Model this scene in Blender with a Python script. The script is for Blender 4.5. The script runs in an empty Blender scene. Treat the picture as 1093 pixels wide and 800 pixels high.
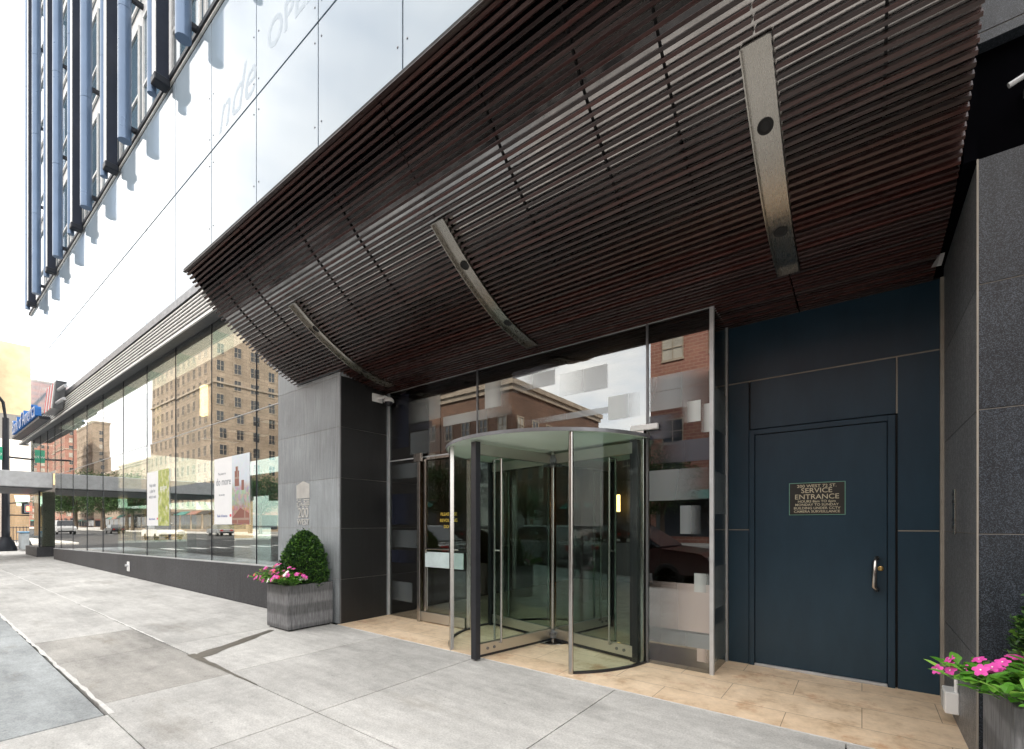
import bpy, bmesh, math, random
from mathutils import Vector, Matrix
random.seed(7)
R = math.radians; PI = math.pi
scene = bpy.context.scene
col = scene.collection

# ------------------------------------------------------------------ helpers
_f = 492.5; _t = math.atan(373.5/_f); EYE = 1.4
_F = (-math.sin(_t), math.cos(_t)); _R = (math.cos(_t), math.sin(_t))
def on_y(u, v, y):                      # point of a plane Y = y seen in a direction of the photograph
    a = (u-546.5)/_f
    d = (_F[0]+a*_R[0], _F[1]+a*_R[1], (560-v)/_f); k = y/d[1]
    return (k*d[0], y, EYE+k*d[2])
def on_ground(u, v, z=0):
    a = (u-546.5)/_f
    d = (_F[0]+a*_R[0], _F[1]+a*_R[1], (560-v)/_f); k = (z-EYE)/d[2]
    return (k*d[0], k*d[1])

def tag(o, label=None, cat=None, group=None, kind=None):
    if label: o['label'] = label
    if cat: o['category'] = cat
    if group: o['group'] = group
    if kind: o['kind'] = kind
    return o
def empty(name, loc, label=None, cat=None, group=None, parent=None):
    o = bpy.data.objects.new(name, None); col.objects.link(o)
    o.empty_display_size = .1
    if parent: o.parent = parent
    o.location = loc
    return tag(o, label, cat, group)
def wloc(o):
    v = Vector((0, 0, 0))
    while o: v += o.location; o = o.parent
    return v

class MB:
    def __init__(s): s.v = []; s.f = []; s.mi = []; s.sm = []
    def add(s, vs, fs, mi=0, smooth=False):
        n = len(s.v); s.v += [tuple(v) for v in vs]
        for f in fs: s.f.append(tuple(i+n for i in f)); s.mi.append(mi); s.sm.append(smooth)
        return s
    def box(s, x0, x1, y0, y1, z0, z1, mi=0):
        if x0 > x1: x0, x1 = x1, x0
        if y0 > y1: y0, y1 = y1, y0
        if z0 > z1: z0, z1 = z1, z0
        vs = [(x0,y0,z0),(x1,y0,z0),(x1,y1,z0),(x0,y1,z0),(x0,y0,z1),(x1,y0,z1),(x1,y1,z1),(x0,y1,z1)]
        return s.add(vs, [(0,3,2,1),(4,5,6,7),(0,1,5,4),(1,2,6,5),(2,3,7,6),(3,0,4,7)], mi)
    def obox(s, c, ax, ay, az, mi=0):   # oriented box: centre, half axis vectors
        c = Vector(c); ax = Vector(ax); ay = Vector(ay); az = Vector(az)
        vs = [c-ax-ay-az, c+ax-ay-az, c+ax+ay-az, c-ax+ay-az, c-ax-ay+az, c+ax-ay+az, c+ax+ay+az, c-ax+ay+az]
        return s.add(vs, [(0,3,2,1),(4,5,6,7),(0,1,5,4),(1,2,6,5),(2,3,7,6),(3,0,4,7)], mi)
    def prism(s, pts, d, mi=0, smooth=False):   # polygon (3D pts) extruded by vector d
        n = len(pts); d = Vector(d)
        a = [Vector(p) for p in pts]; b = [p+d for p in a]
        fs = [tuple(range(n-1, -1, -1)), tuple(range(n, 2*n))]
        s.add(a+b, fs, mi)
        s.add(a+b, [(i, (i+1) % n, n+(i+1) % n, n+i) for i in range(n)], mi, smooth)
        return s
    def tube(s, pts, r, n=12, mi=0, cap=True, radii=None):
        pts = [Vector(p) for p in pts]; rings = []
        up = Vector((0, 0, 1))
        for i, p in enumerate(pts):
            d = (pts[min(i+1, len(pts)-1)]-pts[max(i-1, 0)]).normalized()
            u = up if abs(d.dot(up)) < .95 else Vector((1, 0, 0))
            a = d.cross(u).normalized(); b = d.cross(a).normalized()
            rr = radii[i] if radii else r
            rings.append([p+a*rr*math.cos(2*PI*k/n)+b*rr*math.sin(2*PI*k/n) for k in range(n)])
        vs = [v for r_ in rings for v in r_]; fs = []
        for i in range(len(rings)-1):
            for k in range(n): fs.append((i*n+k, i*n+(k+1) % n, (i+1)*n+(k+1) % n, (i+1)*n+k))
        s.add(vs, fs, mi, True)
        if cap:
            s.add(rings[0], [tuple(range(n))], mi); s.add(rings[-1], [tuple(range(n-1, -1, -1))], mi)
        return s
    def lathe(s, c, prof, n=24, mi=0, axis='z', smooth=True):
        c = Vector(c); vs = []; fs = []
        for (r, h) in prof:
            for k in range(n):
                a = 2*PI*k/n; x, y = r*math.cos(a), r*math.sin(a)
                p = Vector((x, y, h)) if axis == 'z' else (Vector((x, h, y)) if axis == 'y' else Vector((h, x, y)))
                vs.append(c+p)
        m = len(prof)
        for i in range(m-1):
            for k in range(n): fs.append((i*n+k, i*n+(k+1) % n, (i+1)*n+(k+1) % n, (i+1)*n+k))
        s.add(vs, fs, mi, smooth)
        s.add(vs[:n], [tuple(range(n))], mi); s.add(vs[-n:], [tuple(range(n-1, -1, -1))], mi)
        return s
    def quad(s, a, b, c, d, mi=0): return s.add([a, b, c, d], [(0, 1, 2, 3)], mi)
    def build(s, name, mats, parent=None, bevel=0, label=None, cat=None, group=None, kind=None, recalc=True, seg=1):
        me = bpy.data.meshes.new(name)
        off = wloc(parent) if parent else Vector((0, 0, 0))
        me.from_pydata([tuple(Vector(v)-off) for v in s.v], [], s.f)
        if not isinstance(mats, (list, tuple)): mats = [mats]
        for m in mats: me.materials.append(m)
        for p, mi, sm in zip(me.polygons, s.mi, s.sm): p.material_index = mi; p.use_smooth = sm
        if recalc or bevel:
            bm = bmesh.new(); bm.from_mesh(me)
            if recalc: bmesh.ops.recalc_face_normals(bm, faces=bm.faces)
            if bevel:
                bm.normal_update()
                es = [e for e in bm.edges if len(e.link_faces) == 2 and e.calc_face_angle(0) > .6]
                bmesh.ops.bevel(bm, geom=es, offset=bevel, segments=seg, affect='EDGES', clamp_overlap=True)
            bm.to_mesh(me); bm.free()
        me.update()
        o = bpy.data.objects.new(name, me); col.objects.link(o)
        if parent: o.parent = parent
        return tag(o, label, cat, group, kind)
def kids(o): return [c for c in bpy.data.objects if c.parent == o]
def copy_tree(o, parent=None):
    c = o.copy(); col.objects.link(c); c.parent = parent
    for ch in kids(o): copy_tree(ch, c)
    return c
def text_obj(name, body, size, mat, loc, parent=None, extrude=.002, rot=(PI/2, 0, 0), align='CENTER', xs=1.0, spacing=1.0, bold=0, shear=0):
    cu = bpy.data.curves.new(name, 'FONT'); cu.body = body; cu.size = size; cu.extrude = extrude
    cu.align_x = align; cu.space_character = spacing; cu.offset = bold; cu.shear = shear; cu.resolution_u = 3
    tmp = bpy.data.objects.new('tmp', cu); col.objects.link(tmp)
    dg = bpy.context.evaluated_depsgraph_get(); dg.update()
    me = bpy.data.meshes.new_from_object(tmp.evaluated_get(dg))
    bpy.data.objects.remove(tmp)
    off = wloc(parent) if parent else Vector((0, 0, 0))
    M = Matrix.Translation(Vector(loc)-off) @ Matrix.Rotation(rot[2], 4, 'Z') @ Matrix.Rotation(rot[0], 4, 'X') @ Matrix.Diagonal((xs, 1, 1, 1))
    me.transform(M); me.materials.clear(); me.materials.append(mat)
    o = bpy.data.objects.new(name, me); col.objects.link(o)
    if parent: o.parent = parent
    return o

# ------------------------------------------------------------------ materials
class NT:
    def __init__(s, name):
        s.m = bpy.data.materials.new(name); s.m.use_nodes = True; s.t = s.m.node_tree; s.n = s.t.nodes; s.l = s.t.links
        s.b = s.n['Principled BSDF']; s.out = s.n['Material Output']
    def node(s, ty, **kw):
        n = s.n.new(ty)
        for k, v in kw.items(): setattr(n, k, v)
        return n
    def co(s, scale=(1, 1, 1), swiz=None):
        g = s.node('ShaderNodeNewGeometry'); v = g.outputs['Position']
        if swiz == 'wall':   # U = x + y, V = z
            sp = s.node('ShaderNodeSeparateXYZ'); s.l.new(v, sp.inputs[0])
            ad = s.node('ShaderNodeMath', operation='ADD'); s.l.new(sp.outputs[0], ad.inputs[0]); s.l.new(sp.outputs[1], ad.inputs[1])
            cb = s.node('ShaderNodeCombineXYZ'); s.l.new(ad.outputs[0], cb.inputs[0]); s.l.new(sp.outputs[2], cb.inputs[1]); v = cb.outputs[0]
        mp = s.node('ShaderNodeMapping'); mp.inputs['Scale'].default_value = scale; s.l.new(v, mp.inputs[0])
        return mp.outputs[0]
    def noise(s, sc, detail=4, rough=.55, v=None, scale=(1, 1, 1)):
        n = s.node('ShaderNodeTexNoise'); n.inputs['Scale'].default_value = sc; n.inputs['Detail'].default_value = detail
        n.inputs['Roughness'].default_value = rough; s.l.new(v if v else s.co(scale), n.inputs['Vector']); return n.outputs['Fac']
    def ramp(s, fac, stops, interp='LINEAR'):
        r = s.node('ShaderNodeValToRGB'); r.color_ramp.interpolation = interp; e = r.color_ramp.elements
        while len(e) < len(stops): e.new(.5)
        for el, (p, c) in zip(e, stops):
            el.position = p; el.color = (c, c, c, 1) if isinstance(c, (int, float)) else (*c, 1)
        s.l.new(fac, r.inputs[0]); return r.outputs[0]
    def mix(s, a, b, fac=.5, mode='MIX'):
        m = s.node('ShaderNodeMix', data_type='RGBA', blend_type=mode)
        for sock, v in ((m.inputs[0], fac), (m.inputs[6], a), (m.inputs[7], b)):
            if hasattr(v, 'type') and hasattr(v, 'links'): s.l.new(v, sock)
            elif isinstance(v, (int, float)): sock.default_value = v if sock == m.inputs[0] else (v, v, v, 1)
            else: sock.default_value = (*v, 1)
        return m.outputs[2]
    def math(s, op, a, b=0):
        m = s.node('ShaderNodeMath', operation=op)
        for sock, v in ((m.inputs[0], a), (m.inputs[1], b)):
            if isinstance(v, (int, float)): sock.default_value = v
            else: s.l.new(v, sock)
        return m.outputs[0]
    def set(s, **kw):
        for k, v in kw.items():
            sock = s.b.inputs[k.replace('_', ' ')]
            if hasattr(v, 'links'): s.l.new(v, sock)
            elif isinstance(v, tuple) and len(v) == 3: sock.default_value = (*v, 1)
            else: sock.default_value = v
        return s
    def bump(s, h, strength=.3, dist=.01):
        b = s.node('ShaderNodeBump'); b.inputs['Strength'].default_value = strength; b.inputs['Distance'].default_value = dist
        s.l.new(h, b.inputs['Height']); s.l.new(b.outputs[0], s.b.inputs['Normal']); return s

def plain(name, c, rough=.5, metal=0, spec=.5, var=.12, sc=6, bump=0):
    k = NT(name); n = k.noise(sc, 5, .6)
    d = tuple(x*(1-var) for x in c); u = tuple(min(1, x*(1+var)) for x in c)
    k.set(Base_Color=k.ramp(n, [(.3, d), (.7, u)]), Metallic=metal, Specular_IOR_Level=spec)
    k.set(Roughness=k.ramp(k.noise(sc*2.3, 3), [(.3, max(0, rough-.06)), (.7, min(1, rough+.08))]))
    if bump: k.bump(k.noise(sc*12, 4), bump, .004)
    return k.m
def emis(name, c, s):
    k = NT(name); k.set(Base_Color=c, Emission_Color=c, Emission_Strength=s); return k.m

def mk_concrete(name, base, tint=(1, 1, 1), stain=1.0):
    k = NT(name)
    g = k.node('ShaderNodeNewGeometry')
    ri = g.outputs['Random Per Island']
    c = tuple(base*t for t in tint)
    a = k.ramp(k.noise(.9, 6, .6), [(.3, tuple(x*.84 for x in c)), (.72, tuple(min(1, x*1.12) for x in c))])
    f = k.ramp(k.noise(75, 4, .75), [(.33, .74), (.5, .98), (.68, 1.14)])
    a = k.mix(a, f, 1, 'MULTIPLY')
    gr = k.ramp(k.noise(11, 8, .8), [(.35, .88), (.6, 1.06)])
    a = k.mix(a, gr, 1, 'MULTIPLY')
    crk = k.node('ShaderNodeTexVoronoi'); crk.inputs['Scale'].default_value = 5.5; k.l.new(k.co(), crk.inputs['Vector'])
    a = k.mix(a, k.ramp(crk.outputs['Distance'], [(.035, .5), (.07, 1)]), .7, 'MULTIPLY')
    isl = k.ramp(ri, [(0, .88), (1, 1.06)])
    a = k.mix(a, isl, 1, 'MULTIPLY')
    # brushed streaks across the slab, dark spots
    st = k.ramp(k.noise(3, 5, .65, scale=(.35, 3.2, 1)), [(.35, .90), (.65, 1.05)])
    a = k.mix(a, st, 1, 'MULTIPLY')
    vo = k.node('ShaderNodeTexVoronoi'); vo.inputs['Scale'].default_value = 1.7; k.l.new(k.co(), vo.inputs['Vector'])
    sp = k.ramp(vo.outputs['Distance'], [(.018, .40), (.035, 1)])
    a = k.mix(a, sp, .8, 'MULTIPLY')
    dk = k.ramp(k.noise(1.6, 8, .75, scale=(.7, 1.3, 1)), [(.50, 1.0), (.60, .88), (.74, .66)])
    a = k.mix(a, dk, 1, 'MULTIPLY')
    big = k.ramp(k.noise(.55, 6, .7, scale=(.6, 1.6, 1)), [(.42, 1.0), (.56, 1-.13*stain), (.68, 1-.30*stain)])
    a = k.mix(a, big, 1, 'MULTIPLY')
    a = k.mix(a, (.21, .18, .135), k.ramp(k.noise(1.15, 7, .72, scale=(.5, 1.3, 1)), [(.56, 0), (.70, .38*stain)]))
    k.set(Base_Color=a, Roughness=.85)
    k.bump(k.noise(160, 3), .35, .004)
    return k.m
M = {}
M['concrete'] = mk_concrete('concrete', .62, (1, .985, .945))
M['concrete_brown'] = mk_concrete('concrete_brown', .46, (1, .965, .90), 1.7)
M['concrete_blue'] = mk_concrete('concrete_blue', .50, (.94, 1, 1.02), 1.5)
M['joint'] = plain('joint', (.07, .066, .06), .9)
M['pale_joint'] = plain('pale_joint', (.66, .65, .63), .8, sc=14)
def mk_wet():
    k = NT('wet_stain')
    n = k.noise(9, 5, .6)
    k.set(Base_Color=k.ramp(n, [(.3, (.085, .078, .062)), (.7, (.16, .145, .12))]), Roughness=.35)
    k.bump(k.noise(160, 3), .25, .003)
    return k.m
M['wet'] = mk_wet()
M['asphalt'] = plain('asphalt', (.06, .06, .062), .85, var=.3, sc=3, bump=.4)
M['paint_white'] = plain('paint_white', (.75, .75, .72), .6)

def mk_granite(name, lo, hi, rough, tint=(.82, .97, 1.20)):
    k = NT(name)
    sp = k.ramp(k.noise(230, 2, .6), [(.36, lo*.6), (.5, lo), (.64, hi)])
    st = k.ramp(k.noise(5, 5, .65, scale=(6, 6, .35)), [(.3, .75), (.7, 1.2)])
    bl = k.ramp(k.noise(1.3, 4), [(.3, .82), (.7, 1.15)])
    a = k.mix(k.mix(sp, st, 1, 'MULTIPLY'), bl, 1, 'MULTIPLY')
    gi = k.node('ShaderNodeNewGeometry')
    a = k.mix(a, k.ramp(gi.outputs['Random Per Island'], [(0, .84), (1, 1.14)]), 1, 'MULTIPLY')
    a = k.mix(a, tint, 1, 'MULTIPLY')
    k.set(Base_Color=a, Roughness=k.ramp(k.noise(30, 3), [(.3, rough-.05), (.7, rough+.1)]))
    k.bump(k.noise(150, 2), .15, .002)
    return k.m
M['granite'] = mk_granite('flamed_granite', .022, .095, .36)
M['granite_lit'] = mk_granite('lit_flamed_granite', .27, .56, .40, (.92, 1, 1.05))  # lit copy of the flamed granite, sky sheen put into its colour
M['granite_shaded'] = mk_granite('shaded_granite', .010, .026, .42, (1, 1, 1.05))
M['granite_base'] = mk_granite('base_granite', .035, .085, .5, (.95, .97, 1.08))
M['mortar'] = plain('mortar', (.30, .27, .23), .8)
def mk_planter(name):
    k = NT(name)
    st = k.ramp(k.noise(14, 4, .7, scale=(5, 5, .5)), [(.35, .65), (.62, 1.35)])
    # courses of rougher and smoother cut
    w = k.node('ShaderNodeTexWave', bands_direction='Z'); w.inputs['Scale'].default_value = 1.15; w.inputs['Distortion'].default_value = .15
    k.l.new(k.co(), w.inputs['Vector'])
    bands = k.ramp(w.outputs['Fac'], [(.30, .12), (.70, .19)])
    a = k.mix(bands, st, 1, 'MULTIPLY')
    k.set(Base_Color=k.mix(a, (1, 1, 1.03), 1, 'MULTIPLY'), Roughness=.75)
    k.bump(k.noise(30, 4, .7, scale=(5, 5, .5)), .9, .01)
    return k.m
M['planter'] = mk_planter('split_granite')
def mk_wood():
    k = NT('ipe_slats'); g = k.node('ShaderNodeNewGeometry')
    a = k.ramp(g.outputs['Random Per Island'], [(0, (.018, .010, .009)), (.3, (.038, .015, .013)), (.55, (.028, .018, .017)), (.8, (.058, .018, .014)), (1, (.044, .033, .031))])
    n = k.ramp(k.noise(2.5, 6, .7, scale=(.6, 12, 12)), [(.3, .6), (.68, 1.75)])
    w = k.ramp(k.noise(1.2, 5, .7, scale=(1, 3, 3)), [(.58, 0), (.8, .4)])
    a = k.mix(a, n, 1, 'MULTIPLY')
    a = k.mix(a, (.09, .08, .075), w)
    k.set(Base_Color=a, Roughness=k.ramp(k.noise(4, 4, .6, scale=(1, 9, 9)), [(.3, .20), (.7, .38)]), Specular_IOR_Level=.5)
    return k.m
M['wood'] = mk_wood()
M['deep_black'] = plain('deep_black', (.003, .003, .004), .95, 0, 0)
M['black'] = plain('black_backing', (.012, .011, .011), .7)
M['grey_backing'] = plain('sheet_metal_backing', (.42, .395, .38), .12, .95, var=.3, sc=2)
def mk_steel(name, c, rough, sc=(30, 30, 1)):
    k = NT(name)
    n = k.noise(8, 4, .6, scale=sc)
    k.set(Base_Color=k.ramp(k.noise(1.2, 2), [(.3, tuple(x*.93 for x in c)), (.7, c)]), Metallic=1.0, Roughness=k.ramp(n, [(.3, rough-.03), (.7, rough+.05)]))
    return k.m
M['steel'] = mk_steel('brushed_steel', (.50, .485, .465), .24, (60, 60, .5))
M['steel_h'] = mk_steel('brushed_steel_rail', (.60, .58, .54), .30, (1, 30, 30))
M['channel'] = mk_steel('channel_steel', (.36, .34, .31), .27, (30, 3, 3))
M['alu'] = plain('grey_aluminium', (.20, .205, .215), .4, .6)
M['alu_light'] = plain('light_aluminium', (.55, .56, .57), .45, .3)
M['blade'] = plain('pale_louvre_blade', (.88, .87, .83), .5)
M['soffit'] = plain('grey_soffit', (.13, .135, .145), .55)
M['fin_blue'] = plain('blue_grey_fin', (.125, .185, .285), .33, .3, var=.1, sc=1)
M['fin_dark'] = plain('navy_fin', (.018, .024, .042), .4, .2)
M['fin_white'] = plain('white_fin_edge', (.78, .78, .76), .5)
M['white_paint'] = plain('white_panel', (.78, .78, .77), .5)
M['rubber'] = plain('black_rubber', (.012, .013, .018), .45)
def mk_blue():
    k = NT('navy_painted_steel')
    a = k.ramp(k.noise(2.2, 6, .65, scale=(1.6, 1, .5)), [(.3, (.0125, .034, .055)), (.7, (.021, .050, .076))])
    sc = k.ramp(k.noise(9, 9, .85, scale=(3.5, 1, .45)), [(.655, 0), (.70, .30)])
    a = k.mix(a, (.12, .15, .18), sc)
    k.set(Base_Color=a, Roughness=k.ramp(k.noise(1, 2, .5), [(.3, .30), (.7, .38)]), Specular_IOR_Level=.4)
    return k.m
M['blue'] = mk_blue()
def mk_tile():
    k = NT('travertine'); v = k.co()
    b = k.node('ShaderNodeTexBrick'); b.offset = .5; b.offset_frequency = 2
    b.inputs['Scale'].default_value = 1; b.inputs['Brick Width'].default_value = .90; b.inputs['Row Height'].default_value = .44
    b.inputs['Mortar Size'].default_value = .0025; b.inputs['Mortar Smooth'].default_value = .2; b.inputs['Bias'].default_value = 0
    b.inputs['Color1'].default_value = (.80, .63, .45, 1); b.inputs['Color2'].default_value = (.86, .70, .52, 1); b.inputs['Mortar'].default_value = (.33, .235, .155, 1)
    k.l.new(v, b.inputs['Vector'])
    n = k.ramp(k.noise(4.5, 8, .75), [(.32, (.72, .62, .52)), (.46, (.97, .93, .88)), (.55, (1.06, 1.03, 1)), (.7, (1.22, 1.2, 1.17))])
    a = k.mix(b.outputs['Color'], n, 1, 'MULTIPLY')
    rust = k.ramp(k.noise(2.1, 6, .75), [(.56, 0), (.70, .60)])
    a = k.mix(a, (.50, .19, .05), rust)
    k.set(Base_Color=a, Roughness=k.ramp(k.noise(9, 4), [(.3, .38), (.7, .6)])); k.bump(b.outputs['Fac'], -.3, .004)
    return k.m
M['tile'] = mk_tile()

def mk_glass(name, tint, f0=.06, power=1.0, rough=0.0, wav=0):
    """thin architectural glass: a coat that reflects more at grazing angles over a clear tinted sheet"""
    k = NT(name); k.n.remove(k.b)
    tr = k.node('ShaderNodeBsdfTransparent'); tr.inputs[0].default_value = (*tint, 1)
    gl = k.node('ShaderNodeBsdfGlossy'); gl.inputs['Roughness'].default_value = rough
    lw = k.node('ShaderNodeLayerWeight'); lw.inputs['Blend'].default_value = .5
    fac = k.math('ADD', k.math('MULTIPLY', k.math('POWER', lw.outputs['Facing'], 3.4), power*(1-f0)), f0); fac = k.math('MINIMUM', fac, .95)
    mx = k.node('ShaderNodeMixShader'); k.l.new(fac, mx.inputs[0]); k.l.new(tr.outputs[0], mx.inputs[1]); k.l.new(gl.outputs[0], mx.inputs[2])
    k.l.new(mx.outputs[0], k.out.inputs[0])
    if wav:
        b = k.node('ShaderNodeBump'); b.inputs['Strength'].default_value = wav; b.inputs['Distance'].default_value = .02
        k.l.new(k.noise(.8, 2), b.inputs['Height']); k.l.new(b.outputs[0], gl.inputs['Normal'])
    return k.m
M['glass_window'] = mk_glass('window_glass', (.72, .77, .76), .22, .9, wav=.02)
M['glass_entry'] = mk_glass('entrance_glass', (.52, .56, .55), .24, .9, wav=.02)
M['glass_door'] = mk_glass('door_glass', (.80, .88, .845), .085, .8)
M['glass_drum'] = mk_glass('drum_glass', (.84, .90, .87), .015, .3)
M['glass_fin'] = mk_glass('fin_glass', (.86, .94, .92), .06, .4)
def mk_film(name, c, alpha, gloss=.25, fading=True):
    k = NT(name); k.n.remove(k.b)
    tr = k.node('ShaderNodeBsdfTransparent')
    df = k.node('ShaderNodeBsdfDiffuse'); df.inputs[0].default_value = (*c, 1)
    gl = k.node('ShaderNodeBsdfGlossy'); gl.inputs['Roughness'].default_value = .35
    v = k.co(); g = k.ramp(k.noise(.9, 0, .5, scale=(1.6, 1, .25)), [(.25, max(0, alpha-.28)), (.75, min(1, alpha+.2))])
    m1 = k.node('ShaderNodeMixShader'); m1.inputs[0].default_value = gloss; k.l.new(df.outputs[0], m1.inputs[1]); k.l.new(gl.outputs[0], m1.inputs[2])
    tc_ = k.node('ShaderNodeTexCoord'); sx_ = k.node('ShaderNodeSeparateXYZ'); k.l.new(tc_.outputs['Generated'], sx_.inputs[0])
    oi = k.node('ShaderNodeObjectInfo'); side = k.math('GREATER_THAN', oi.outputs['Random'], .5)
    xx = k.mix(sx_.outputs[0], k.math('SUBTRACT', 1.0, sx_.outputs[0]), side)
    fade = k.ramp(xx, [(0, .12), (.75, 1)], 'EASE')
    if fading: g = k.math('MULTIPLY', g, fade)
    m2 = k.node('ShaderNodeMixShader'); k.l.new(g, m2.inputs[0]); k.l.new(tr.outputs[0], m2.inputs[1]); k.l.new(m1.outputs[0], m2.inputs[2])
    k.l.new(m2.outputs[0], k.out.inputs[0]); return k.m
M['film_white'] = mk_film('frosted_white', (.62, .70, .68), .60, .35)
M['film_grey'] = mk_film('frosted_grey', (.30, .36, .38), .48, .35)
M['film_dark'] = mk_film('frosted_navy', (.015, .02, .04), .75, .12)
M['film_warm'] = mk_film('frosted_warm', (.66, .56, .50), .55, .3)
M['disc_glass'] = mk_film('disc_glass', (.72, .84, .75), .92, .12, False)
def mk_spandrel():
    k = NT('white_spandrel_glass')
    n = k.ramp(k.noise(.5, 3, .5, scale=(1, 1, .4)), [(.3, (.31, .39, .465)), (.7, (.37, .45, .52))])
    k.set(Base_Color=n, Roughness=.05, Specular_IOR_Level=.6)
    return k.m
M['spandrel'] = mk_spandrel()
M['pane_blue'] = plain('tower_window_glass', (.10, .17, .23), .06, 0, .9, var=.3, sc=.3)
M['dark_glass'] = plain('dark_window_glass', (.03, .035, .045), .06, 0, .8, var=.4, sc=.4)
M['sheer'] = plain('window_with_blind', (.38, .36, .32), .3, 0, .6, var=.4, sc=.5)

def mk_brick(name, c1, c2, mortar, w=.6, h=.25, ms=.02, rough=.85, var=.2):
    k = NT(name); v = k.co(swiz='wall')
    b = k.node('ShaderNodeTexBrick'); b.inputs['Scale'].default_value = 1
    b.inputs['Brick Width'].default_value = w; b.inputs['Row Height'].default_value = h; b.inputs['Mortar Size'].default_value = ms
    b.inputs['Color1'].default_value = (*c1, 1); b.inputs['Color2'].default_value = (*c2, 1); b.inputs['Mortar'].default_value = (*mortar, 1)
    k.l.new(v, b.inputs['Vector'])
    n = k.ramp(k.noise(.25, 5, .6), [(.3, 1-var), (.7, 1+var)])
    k.set(Base_Color=k.mix(b.outputs['Color'], n, 1, 'MULTIPLY'), Roughness=rough); return k.m
M['limestone'] = mk_brick('limestone_blocks', (.27, .215, .165), (.34, .27, .21), (.19, .155, .12), 1.2, .6, .03)
M['brown_brick'] = mk_brick('brown_brick', (.12, .065, .045), (.165, .09, .06), (.15, .12, .10))
M['red_brick'] = mk_brick('red_brick', (.24, .10, .08), (.29, .135, .10), (.35, .25, .2))
M['tan_brick'] = mk_brick('tan_brick', (.50, .33, .17), (.58, .40, .23), (.45, .36, .25), .5, .2, .02)
M['cream'] = mk_brick('cream_render', (.36, .29, .19), (.39, .32, .21), (.36, .29, .19), 6, 3, .005, .8, .4)
M['stone_trim'] = plain('stone_trim', (.34, .285, .23), .8, var=.2, sc=1)
M['roof'] = plain('roof_grey', (.12, .12, .12), .9)
M['leaf_box'] = None
def mk_leaf(name, a, b, c, trans=.25):
    k = NT(name); g = k.node('ShaderNodeNewGeometry')
    col_ = k.ramp(g.outputs['Random Per Island'], [(0, a), (.6, b), (1, c)])
    k.set(Base_Color=col_, Roughness=.42, Specular_IOR_Level=.45)
    tl = k.node('ShaderNodeBsdfTranslucent'); k.l.new(col_, tl.inputs[0])
    mx = k.node('ShaderNodeMixShader'); mx.inputs[0].default_value = trans
    k.l.new(k.b.outputs[0], mx.inputs[1]); k.l.new(tl.outputs[0], mx.inputs[2]); k.l.new(mx.outputs[0], k.out.inputs[0]); return k.m
M['leaf_box'] = mk_leaf('boxwood_leaf', (.012, .038, .012), (.032, .095, .022), (.16, .33, .05), .2)
M['leaf_vinca'] = mk_leaf('vinca_leaf', (.06, .20, .02), (.13, .36, .04), (.28, .52, .08), .35)
M['leaf_tree'] = mk_leaf('tree_leaf', (.012, .035, .010), (.028, .070, .016), (.06, .12, .025))
M['petal_pink'] = plain('pink_petal', (.70, .07, .38), .6, sc=40)
M['petal_red'] = plain('red_petal', (.70, .02, .08), .6, sc=40)
M['petal_white'] = plain('white_petal', (.85, .83, .78), .6, sc=40)
M['soil'] = plain('soil', (.035, .024, .015), .95, var=.4, sc=30)
M['bark'] = plain('bark', (.08, .06, .045), .9, var=.4, sc=14)
M['sign_plate'] = plain('sign_plate', (.022, .022, .020), .4)
M['sign_text'] = plain('sign_text', (.55, .50, .36), .5)
M['sign_edge'] = plain('sign_edge', (.16, .36, .28), .4)
M['brass'] = plain('brass', (.75, .52, .2), .3, 1)
M['poster_white'] = plain('poster_white', (.86, .87, .88), .35, var=.02)
M['poster_grey_text'] = plain('poster_text', (.22, .24, .28), .5)
M['poster_blue_text'] = plain('poster_blue_text', (.05, .10, .35), .5)
M['poster_red'] = plain('poster_red', (.65, .05, .07), .5)
M['bank_blue'] = plain('sign_blue', (.02, .16, .50), .4)
M['bank_red'] = plain('sign_red', (.65, .07, .08), .4)
M['white'] = plain('white_plastic', (.8, .8, .79), .4, var=.04)
M['dark_iron'] = plain('dark_iron', (.018, .022, .03), .5, .3)
M['green_sign'] = plain('green_sign', (.03, .38, .22), .4)
M['awning'] = plain('awning_stripes', (.45, .62, .50), .7)
M['emblem'] = plain('emblem_metal', (.66, .65, .62), .4, .2)
M['emblem'] = M['emblem']
M['gold_text'] = plain('gold_text', (.85, .62, .10), .4)
M['interior_wall'] = plain('interior_wall', (.16, .13, .105), .8, sc=1)
M['interior_dark'] = plain('interior_dark', (.05, .045, .042), .7, sc=1)
M['interior_lobby'] = plain('lobby_wall', (.055, .036, .025), .5, var=.4, sc=1.3)
M['interior_floor'] = plain('interior_floor', (.14, .135, .13), .3, sc=2)
M['teal'] = plain('teal_panel', (.05, .20, .175), .5)
M['lamp_warm'] = emis('warm_lamp', (1, .55, .20), 2.5)
M['red_light'] = emis('red_signal', (1, .06, .03), 6)
M['car_white'] = plain('white_car_paint', (.72, .72, .71), .25, 0, .7, var=.03)
M['car_dark'] = plain('maroon_car_paint', (.05, .015, .015), .2, .2, .8, var=.05)
M['car_silver'] = plain('silver_car_paint', (.42, .43, .45), .25, .5, .7, var=.04)
M['car_black'] = plain('black_car_paint', (.015, .016, .018), .15, .1, .8, var=.04)
M['tyre'] = plain('tyre', (.02, .02, .02), .8)
M['taillight'] = plain('taillight', (.5, .02, .02), .2)

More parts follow.
